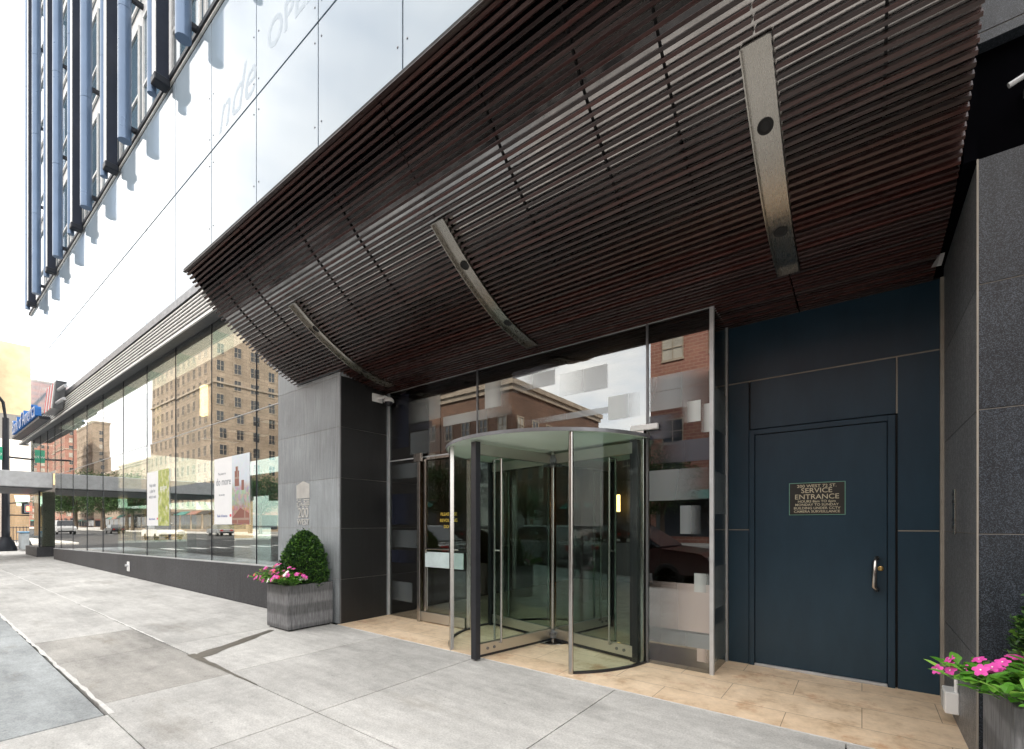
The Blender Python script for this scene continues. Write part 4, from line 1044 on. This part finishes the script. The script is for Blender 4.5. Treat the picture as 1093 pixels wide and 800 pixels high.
# ------------------------------------------------------------------ far left street corner
def city_building(name, x0, x1, y0, y1, h, mat, trim, faces, fw, fh, label, win=(1.1, 1.7), z0=1.2, group=None, glassm=None, base_h=0, cornice=True):
    Bd = empty(name, ((x0+x1)/2, (y0+y1)/2, 0), label, 'building', group)
    m = MB(); m.box(x0, x1, y0, y1, 0, h); m.build('wall', mat, Bd)
    if cornice:
        m = MB(); m.box(x0-.4, x1+.4, y0-.4, y1+.4, h, h+.5); m.box(x0-.2, x1+.2, y0-.2, y1+.2, h-.5, h-.002)
        if h > 20: m.box(x0-.25, x1+.25, y0-.25, y1+.25, h*.72, h*.72+.35); m.box(x0-.25, x1+.25, y0-.25, y1+.25, fh*2+.3, fh*2+.6)
        m.build('cornice', trim, Bd)
    m = MB(); m.box(x0+1.5, x0+4.5, y0+1.5, y0+4.5, h+.5, h+3.2); m.build('roof_bulkhead', M['roof'], Bd)
    if z0 > 4:       # dark shop fronts along the street, piers between them
        for f in faces:
            a0, a1 = (x0, x1) if f[1] == 'y' else (y0, y1)
            n_ = max(2, int((a1-a0)/5.5)); w_ = (a1-a0)/n_
            for i in range(n_):
                q0, q1 = a0+i*w_+.45, a0+(i+1)*w_-.45; m = MB()
                if f[1] == 'y': m.box(q0, q1, y1+.003, y1+.05, .5, 3.3)
                else: m.box(x1+.003, x1+.05, q0, q1, .5, 3.3)
                so_ = m.build('shop_front', M['dark_glass'], Bd); m = MB()
                cc = (M['interior_dark'], M['teal'], M['red_brick'], M['dark_iron'])[(i+int(h)) % 4]
                if f[1] == 'y': m.prism([(q0, y1+.01, 3.9), (q1, y1+.01, 3.9), (q1, y1+1.0, 3.25), (q0, y1+1.0, 3.25)], (0, 0, .08))
                else: m.prism([(x1+.01, q0, 3.9), (x1+.01, q1, 3.9), (x1+1.0, q1, 3.25), (x1+1.0, q0, 3.25)], (0, 0, .08))
                m.build('awning', cc, so_)
    protos = {}; cnt = 0; rest = MB()
    rn = random.Random(int(abs(x0)*7+h))
    for f in faces:       # '+y', '+x'
        n_ = int(((x1-x0) if f[1] == 'y' else (y1-y0))/fw); span = ((x1-x0) if f[1] == 'y' else (y1-y0))
        for i in range(n_):
            c_ = (i+.5)*span/n_
            k = 0; z = z0+base_h
            while z+win[1] < h-1:
                cx = x0+c_ if f[1] == 'y' else x1; cy = y1 if f[1] == 'y' else y0+c_
                def shape(mb_, mi_off=0):
                    W2 = win[0]/2
                    if f == '+y':
                        mb_.box(cx-W2, cx+W2, cy+.003, cy+.02, z, z+win[1], 0)
                    else: mb_.box(cx+.003, cx+.02, cy-W2, cy+W2, z, z+win[1], 0)
                def fr(mb_):
                    W2 = win[0]/2
                    for (a, c2, zz0, zz1) in ((-W2-.10, W2+.10, z-.16, z), (-W2-.08, W2+.08, z+win[1], z+win[1]+.12), (-.03, .03, z, z+win[1]), (-W2, W2, z+win[1]*.5-.03, z+win[1]*.5+.03), (-W2-.06, -W2, z, z+win[1]), (W2, W2+.06, z, z+win[1])):
                        if f == '+y': mb_.box(cx+a, cx+c2, cy+.004, cy+.09, zz0, zz1)
                        else: mb_.box(cx+.004, cx+.09, cy+a, cy+c2, zz0, zz1)
                gm = glassm or (M['sheer'] if rn.random() < .25 else M['dark_glass'])
                if cnt < 80:
                    key = (f, gm.name)
                    if key not in protos:
                        a = MB(); shape(a); w_ = a.build('window', gm, Bd); b_ = MB(); fr(b_); b_.build('frame', trim, w_); protos[key] = (w_, Vector((cx, cy, z)))
                    else:
                        pw_, pp = protos[key]; w2 = copy_tree(pw_, Bd); w2.location = Vector((cx, cy, z))-pp
                    cnt += 1
                else:
                    n0 = len(rest.f); shape(rest)
                    a = MB(); fr(a); rest.add(a.v, a.f, 1)
                z += fh
    if rest.f: rest.build('windows', [glassm or M['dark_glass'], trim], Bd, kind='stuff')
    return Bd
# beyond the cross street (seen directly at the far left)
LB = city_building('tan_building', -64, -50.6, 6, 22, 5.4, M['tan_brick'], M['stone_trim'], ['+x'], 4, 3, 'low tan brick building with a striped awning across the side street', (1.6, 1.2), 1.6, cornice=False)
m = MB()
for i in range(26): m.prism([(-50.6, 5+i*.6, 3.55), (-50.6, 5.58+i*.6, 3.55), (-49.2, 5.58+i*.6, 2.75), (-49.2, 5+i*.6, 2.75)], (0, 0, .04), i % 2)
m.build('awning', [M['awning'], M['white']], LB)
m = MB(); m.box(-50.6, -50.4, 6, 22, 3.9, 4.5); m.build('sign_band', M['interior_dark'], LB)
city_building('white_building', -74, -64.5, 4, 24, 9.5, plain('pale_render', (.70, .67, .62), .8), M['stone_trim'], [], 4, 3.2, 'plain pale walled building behind the low tan one', cornice=False)
city_building('cream_tower', -92, -75, 3.5, 12.8, 21.5, M['cream'], M['cream'], [], 3, 3, 'tall cream coloured tower with a black flue pipe at the far left', cornice=False)
CB2 = city_building('cream_tower', -90, -75.2, 13.0, 20, 20.5, M['cream'], plain('white_window_trim', (.75, .74, .7), .7), ['+x'], 3.4, 3, 'cream building wing with a column of windows beside the tall plain wall', (1.7, 1.5), 3, glassm=M['sheer'], cornice=False)
F7 = empty('flue_pipe', (-74.8, 12.7, 5), 'tall black flue pipe with rungs fixed to the cream tower wall', 'pipe')
m = MB(); m.tube([(-74.7, 12.7, 7), (-74.7, 12.7, 22.0)], .26, 10); m.build('pipe', M['dark_iron'], F7)
m = MB()
for k in range(8): m.box(-74.99, -74.3, 12.35, 13.05, 8+1.9*k, 8.12+1.9*k)
m.build('bracket', M['dark_iron'], F7)
# signal pole
PO = empty('traffic_pole', (-35.9, 3.25, 0), 'black signal pole with green street sign and walk signal at the far left corner', 'traffic pole')
pxx, pyy = -35.9, 3.25
m = MB(); m.lathe((pxx, pyy, 0), [(.42, 0), (.42, .12), (.30, .5), (.22, .62), (.20, .75)], 14); m.build('base', M['dark_iron'], PO)
m = MB(); m.tube([(pxx, pyy, .6), (pxx, pyy, 7.0)], .14, 12, radii=[.16, .13]); m.build('shaft', M['dark_iron'], PO)
m = MB(); m.tube([(pxx, pyy, 6.9), (pxx+.05, pyy-.1, 7.8), (pxx+.1, pyy-.6, 8.6), (pxx+.1, pyy-1.6, 9.0), (pxx+.1, pyy-3, 9.1)], .07, 8); m.tube([(pxx-.3, pyy-1.6, 5.05), (pxx+.3, pyy+2.2, 4.85)], .05, 8); m.build('arm', M['dark_iron'], PO)
m = MB(); m.box(pxx+.22, pxx+.25, pyy-.55, pyy-.14, 4.75, 5.45); o = m.build('street_sign', M['green_sign'], PO)
text_obj('sign_text', 'W 72', .17, M['white'], (pxx+.26, pyy-.345, 5.0), o, .003, rot=(PI/2, 0, PI/2))
m = MB(); m.box(pxx+.1, pxx+.45, pyy+.55, pyy+1.2, 1.95, 2.55); o = m.build('walk_signal', M['rubber'], PO, bevel=.02)
m = MB(); m.box(pxx+.451, pxx+.46, pyy+.62, pyy+1.12, 2.02, 2.48); m.build('lens', plain('signal_lens', (.25, .3, .33), .3), o)
m = MB(); m.box(pxx+.461, pxx+.465, pyy+.70, pyy+.88, 2.12, 2.36); m.build('hand', M['red_light'], o)
m = MB(); m.tube([(pxx, pyy, 2.5), (pxx+.2, pyy+1.0, 2.62)], .03, 8); m.tube([(pxx, pyy, 1.9), (pxx+.2, pyy+1.0, 1.88)], .03, 8); m.box(pxx+.12, pxx+.4, pyy+1.3, pyy+1.75, 1.9, 2.5); m.build('signal_bracket', M['dark_iron'], PO)
m = MB(); m.tube([(pxx+.3, pyy-.5, .8), (pxx+.3, pyy-.5, 4.0)], .10, 8); m.build('wooden_guard', plain('timber_guard', (.55, .38, .24), .8), PO)
# litter bins / wrapped bench and fence
FB = empty('litter_bin', (-34.6, 4.25, 0), 'pale wrapped kerbside bin with a grey middle beside the black pole', 'bin')
m = MB(); m.box(-36.4, -35.3, 3.75, 5.9, .06, .95); m.build('body', plain('pale_bin', (.50, .55, .58), .5), FB, bevel=.05)
m = MB(); m.box(-36.45, -35.25, 3.70, 5.95, .95, 1.03); m.build('rim', plain('blue_rim', (.2, .4, .6), .5), FB, bevel=.02)
m = MB(); m.box(-35.297, -35.285, 4.2, 5.6, .25, .70); m.build('panel', plain('grey_panel', (.16, .16, .16), .6), FB)
FN = empty('iron_fence', (-49.4, 10, 0), 'black iron picket fence in front of the tan brick wall', 'fence')
m = MB()
for i in range(60): m.box(-49.62, -49.58, 4.5+i*.17, 4.53+i*.17, .05, 1.25)
m.build('pickets', M['dark_iron'], FN)
m = MB(); m.box(-49.64, -49.56, 4.4, 14.8, 1.15, 1.2); m.box(-49.64, -49.56, 4.4, 14.8, .2, .25)
for i in range(5): m.box(-49.67, -49.53, 4.4+i*2.5, 4.54+i*2.5, 0, 1.4)
m.build('rails_and_posts', M['dark_iron'], FN)

# ------------------------------------------------------------------ across the street (seen in the glass)
city_building('limestone_apartment_block', -129, -94, -62, FAR, 38, M['limestone'], M['stone_trim'], ['+x', '+y'], 2.9, 3.1, 'tall pale limestone apartment block mirrored in the window wall', (1.15, 1.8), 5)
city_building('brown_apartment_house', -93.0, -60, -50, FAR-14, 24, M['brown_brick'], M['stone_trim'], ['+y', '+x'], 3.2, 3.2, 'set back brown brick block mirrored beside the limestone one', (1.2, 1.7), 5)
city_building('brown_apartment_house', -58, -37, -48, FAR, 19.5, M['brown_brick'], M['stone_trim'], ['+y', '+x'], 2.6, 3.1, 'brown brick apartment house with lit windows mirrored above the side door', (1.1, 1.6), 4.5)
city_building('brown_apartment_house', -36.8, -27, -45, FAR, 15.0, M['brown_brick'], M['stone_trim'], ['+y', '+x'], 2.4, 3.0, 'lower brown brick house mirrored over the revolving door disc', (1.0, 1.5), 4.5)
city_building('low_shop_building', -26.8, -13.5, -45, FAR, 8.2, M['tan_brick'], M['stone_trim'], ['+y'], 3.2, 3.6, 'low tan shop building mirrored beneath the bright sky', (1.8, 1.8), 3.5)
city_building('red_apartment_house', -13.3, 4, -45, FAR, 17.5, M['red_brick'], M['stone_trim'], ['+y'], 2.9, 3.2, 'red brick apartment house mirrored in the right glass pane', (1.5, 1.7), 4.5)
city_building('brown_apartment_house', 4.2, 40, -45, FAR, 21, M['brown_brick'], M['stone_trim'], ['+y'], 3.2, 3.3, 'long brown brick house standing across the street right of the red one', (1.3, 1.7), 4.5)
city_building('red_apartment_house', -300, -274, -38, -34, 47, M['red_brick'], M['stone_trim'], ['+x', '+y'], 3.4, 3.2, 'distant red brick tower mirrored at the far end of the window wall', (1.4, 1.7), 5)
city_building('red_apartment_house', -420, -360, -50, -34, 80, M['red_brick'], M['stone_trim'], ['+x', '+y'], 3.4, 3.2, 'farthest red brick tower mirrored at the building corner', (1.4, 1.7), 5)
city_building('limestone_apartment_block', -330, -284, -52, -46, 49, M['limestone'], M['stone_trim'], ['+x', '+y'], 3.2, 3.2, 'distant pale block mirrored between red tower and trees', (1.2, 1.7), 5)
city_building('limestone_apartment_block', -225, -165, -60, -38, 20, M['limestone'], M['stone_trim'], ['+x', '+y'], 3.2, 3.2, 'low pale block behind the mirrored trees', (1.2, 1.7), 5)
city_building('limestone_apartment_block', -163, -131, -62, FAR-2, 17, M['limestone'], M['stone_trim'], ['+x', '+y'], 3.2, 3.2, 'mid height pale house left of the mirrored tall limestone block', (1.2, 1.7), 5)

# street trees
def tree(x, y, h, r, label, seed, proto=None):
    rn = random.Random(seed)
    T = empty('street_tree', (x, y, 0), label, 'tree', 'street trees across the road')
    if proto:
        for ch in kids(proto):
            c_ = ch.copy(); col.objects.link(c_); c_.parent = T
        T.scale = (r, r, h); T.rotation_euler.z = seed*1.3
        return T
    m = MB(); m.tube([(x, y, 0), (x+.05, y, h*.3), (x-.05, y+.05, h*.5)], .18, 10, radii=[.24, .17, .13])
    cl = []
    for i in range(9):
        a = i*2.4; hh = h*rn.uniform(.45, .9); q = r*rn.uniform(.25, .7)
        e = Vector((x+q*math.cos(a), y+q*math.sin(a), hh)); m.tube([(x, y, h*.32), ((x+e.x)/2, (y+e.y)/2, h*.3+(hh-h*.3)*.6), e], .06, 6, radii=[.11, .07, .03]); cl.append(e)
    m.build('trunk', M['bark'], T)
    m = MB()
    for i in range(26):
        a = rn.uniform(0, 2*PI); q = r*math.sqrt(rn.random())*.8; cl.append(Vector((x+q*math.cos(a), y+q*math.sin(a), h*rn.uniform(.42, 1.0)-q*.3)))
    for c_ in cl:
        rc = rn.uniform(.7, 1.25)*r*.32
        for k in range(130):
            d = Vector((rn.gauss(0, 1), rn.gauss(0, 1), rn.gauss(0, .7))).normalized()*rc*rn.random()**.4
            leaf(m, c_+d, Vector((rn.gauss(0, 1), rn.gauss(0, 1), rn.gauss(0, .6))), Vector((rn.gauss(0, .5), rn.gauss(0, .5), 1)), rn.uniform(.16, .3), rn.uniform(.1, .18))
    m.build('crown', M['leaf_tree'], T, recalc=False); return T
T0 = tree(-19.5, FAR+6.0-1.0, 8.5, 3.2, 'leafy street tree mirrored in the revolving door glass', 1)
def tree_at(x, y, s, rot, label):
    c_ = copy_tree(T0); c_.location = (x, y, 0); c_.scale = (s, s, s*.95); c_.rotation_euler.z = rot; c_['label'] = label
tree_at(-11, FAR+4.0, .8, 1.0, 'smaller street tree right of the mirrored leafy one')
tree_at(-32, FAR+4.2, .95, 2.2, 'street tree before the mirrored brown brick house')
tree_at(-46, FAR+4.2, .8, 3.0, 'street tree before the mirrored larger brown house')
for i, (x, y, s) in enumerate([(-70, -24, 1.1), (-78, -26, 1.25), (-132, -24, 1.5), (-141, -25, 1.8), (-152, -23, 1.7), (-163, -25, 2.0), (-176, -22, 1.9), (-190, -24, 2.1), (-150, -29, 1.8), (-206, -22, 2.1)]):
    tree_at(x, y, s, i*1.7, 'plaza tree number %s in the mirrored row down the street' % ['one', 'two', 'three', 'four', 'five', 'six', 'seven', 'eight', 'nine', 'ten'][i])
# cars
def car(name, loc, rz, paint, label, van=False, sc=1.0):
    Cr = empty(name, (0, 0, 0), label, 'van' if van else 'car')
    L2, W2 = (2.6, .98) if van else (2.3, .9)
    if van: body = [(-L2, .35), (-L2, 1.0), (-L2+.25, 1.15), (-L2+.9, 1.3), (L2-.1, 1.3), (L2, 1.1), (L2, .35)]; gh = [(-L2+.85, 1.3), (-L2+1.5, 2.1), (L2-.2, 2.15), (L2-.1, 1.3)]
    else: body = [(-L2, .38), (-L2, .72), (-L2+.15, .85), (-L2+1.1, .95), (L2-.7, .97), (L2-.05, .92), (L2, .7), (L2, .36)]; gh = [(-L2+1.0, .95), (-L2+1.75, 1.45), (L2-1.35, 1.48), (L2-.5, .97)]
    m = MB(); n_ = len(body)
    ring = lambda pts, w_: [(px__, w_, pz) for px__, pz in pts]
    vs = ring(body, -W2*.94)+ring(body, -W2)+ring(body, W2)+ring(body, W2*.94)
    vs = [(x_, (-W2 if i < 2*n_ else W2)*(.95 if (i // n_) in (0, 3) else 1.0), z_) for i, (x_, y_, z_) in enumerate(vs)]
    m.prism([(x_, -W2, z_) for x_, z_ in body], (0, 2*W2, 0)); m.build('body', paint, Cr, bevel=.07, seg=3)
    g0 = [(x_, -W2*.93 if z_ < 1.32 and not van or z_ < 1.5 and van else -W2*.76, z_) for x_, z_ in gh]; g1 = [(a, -b_, c_) for a, b_, c_ in g0]
    m = MB(); m.add(g0+g1, [(0, 1, 2, 3), (7, 6, 5, 4), (0, 4, 5, 1), (1, 5, 6, 2), (2, 6, 7, 3), (3, 7, 4, 0)]); m.build('cabin_glass', M['dark_glass'], Cr, bevel=.05, seg=2)
    m = MB(); zr = gh[1][1]; m.box(gh[1][0]+.05, gh[2][0]-.05, -W2*.74, W2*.74, zr-.01, zr+.06); m.build('roof', paint, Cr, bevel=.03)
    for sx_ in (-L2*.62, L2*.60):
        for sy_ in (-1, 1):
            m = MB(); m.lathe((sx_, sy_*(W2-.10), .33), [(.25, -.11), (.33, -.09), (.33, .09), (.25, .11)], 22, axis='y'); w_ = m.build('wheel', M['tyre'], Cr)
            m = MB(); m.lathe((sx_, sy_*(W2+.012), .33), [(.20, -.01), (.21, .005)], 20, axis='y')
            m.build('rim', M['dark_iron'], w_)
            for q_ in range(10):
                a_ = q_*PI/5; e_ = Vector((math.cos(a_), 0, math.sin(a_))); m = MB()
                m.obox(Vector((sx_, sy_*(W2+.022), .33))+e_*.11, e_*.10, (0, .006, 0), e_.cross(Vector((0, 1, 0)))*.014); m.build('spoke', M['alu_light'], w_)
            m = MB(); m.lathe((sx_, sy_*(W2+.02), .33), [(.215, -.008), (.215, .008), (.195, .008), (.195, -.008)], 22, axis='y'); m.build('rim_edge', M['tyre'], w_)
    m = MB()
    for sy_ in (-1, 1): m.box(-L2-.01, -L2+.06, sy_*W2*.6-.18, sy_*W2*.6+.18, .62, .78)
    m.build('headlight', M['white'], Cr)
    m = MB()
    for sy_ in (-1, 1): m.box(L2-.06, L2+.01, sy_*W2*.65-.16, sy_*W2*.65+.16, .66, .84)
    m.build('tail_light', M['taillight'], Cr)
    m = MB(); m.box(-L2-.03, -L2+.1, -W2*.9, W2*.9, .36, .55); m.box(L2-.1, L2+.03, -W2*.9, W2*.9, .36, .55); m.build('bumper', M['rubber'], Cr, bevel=.02)
    Cr.location = loc; Cr.rotation_euler.z = rz; Cr.scale = (sc, sc, sc); return Cr
car('parked_suv', (-5.1, -2.55, -.15), PI, M['car_dark'], 'maroon car parked at the near kerb, mirrored in the right glass pane', sc=1.05)
car('parked_car', (-13.2, -2.3, -.15), 0, M['car_silver'], 'silver car parked at the near kerb, mirrored in the window glass')
car('parked_car', (-20.5, -19.8, -.15), 0, M['car_black'], 'black car parked across the road behind the door reflection')
car('parked_car', (-29, -19.8, -.15), 0, M['car_dark'], 'maroon car parked across the road')
car('moving_car', (-55, -8, -.15), PI, M['car_white'], 'white car driving along the road in the window reflection', sc=1.1)
car('moving_car', (-100, -14, -.15), 0, M['car_black'], 'black car driving far down the road')
car('white_van', (-100, -8, -.15), PI, M['car_white'], 'white van facing the camera down the mirrored road', True)
car('parked_car', (-70, -18.6, -.15), 0, M['car_silver'], 'silver car parked near the mirrored limestone block')

# ------------------------------------------------------------------ light, sky, camera
SUN_EL, SUN_AZ = R(40), R(38)      # azimuth from +Y towards +X: behind the building
sd = Vector((math.sin(SUN_AZ)*math.cos(SUN_EL), math.cos(SUN_AZ)*math.cos(SUN_EL), math.sin(SUN_EL)))
sun = bpy.data.lights.new('sun', 'SUN'); sun.energy = 2.6; sun.angle = R(.53); sun.color = (1, .90, .76)
so = bpy.data.objects.new('sun', sun); col.objects.link(so); so.rotation_euler = sd.to_track_quat('Z', 'Y').to_euler(); so.location = (20, 30, 60)
world = bpy.data.worlds.new('World'); scene.world = world; world.use_nodes = True
wt = world.node_tree; bg = wt.nodes['Background']
sky = wt.nodes.new('ShaderNodeTexSky'); sky.sky_type = 'NISHITA'; sky.sun_disc = False; sky.sun_elevation = SUN_EL; sky.sun_rotation = SUN_AZ
sky.air_density = 1.0; sky.dust_density = 2.5; sky.ozone_density = 1.0
# thin bright cloud over most of the sky
tc = wt.nodes.new('ShaderNodeTexCoord'); mp = wt.nodes.new('ShaderNodeMapping'); mp.inputs['Scale'].default_value = (1, 1, 2.6)
wt.links.new(tc.outputs['Generated'], mp.inputs[0])
nz = wt.nodes.new('ShaderNodeTexNoise'); nz.inputs['Scale'].default_value = 2.6; nz.inputs['Detail'].default_value = 7; nz.inputs['Roughness'].default_value = .58
wt.links.new(mp.outputs[0], nz.inputs['Vector'])
rp = wt.nodes.new('ShaderNodeValToRGB'); rp.color_ramp.elements[0].position = .36; rp.color_ramp.elements[0].color = (.45, .45, .45, 1); rp.color_ramp.elements[1].position = .62; rp.color_ramp.elements[1].color = (.95, .95, .95, 1)
wt.links.new(nz.outputs['Fac'], rp.inputs[0])
mxs = wt.nodes.new('ShaderNodeMix'); mxs.data_type = 'RGBA'
wt.links.new(rp.outputs[0], mxs.inputs[0]); wt.links.new(sky.outputs[0], mxs.inputs[6]); mxs.inputs[7].default_value = (8.6, 8.25, 7.7, 1)
wt.links.new(mxs.outputs[2], bg.inputs[0]); bg.inputs[1].default_value = .12

cam = bpy.data.cameras.new('camera'); co_ = bpy.data.objects.new('camera', cam); col.objects.link(co_)
co_.location = (0, 0, EYE); co_.rotation_euler = (PI/2, 0, _t)
cam.sensor_width = 36; cam.sensor_fit = 'HORIZONTAL'; cam.lens = _f/1093*36; cam.shift_y = 160/1093
cam.clip_start = .05; cam.clip_end = 2000
scene.camera = co_
vs_ = scene.view_settings; vs_.view_transform = 'Standard'; vs_.look = 'None'; vs_.gamma = 1; vs_.exposure = 1.95
scene.render.engine = 'CYCLES'
scene.cycles.max_bounces = 10; scene.cycles.transparent_max_bounces = 24; scene.cycles.glossy_bounces = 6; scene.cycles.diffuse_bounces = 4
scene.render.resolution_x = 1024; scene.render.resolution_y = 749
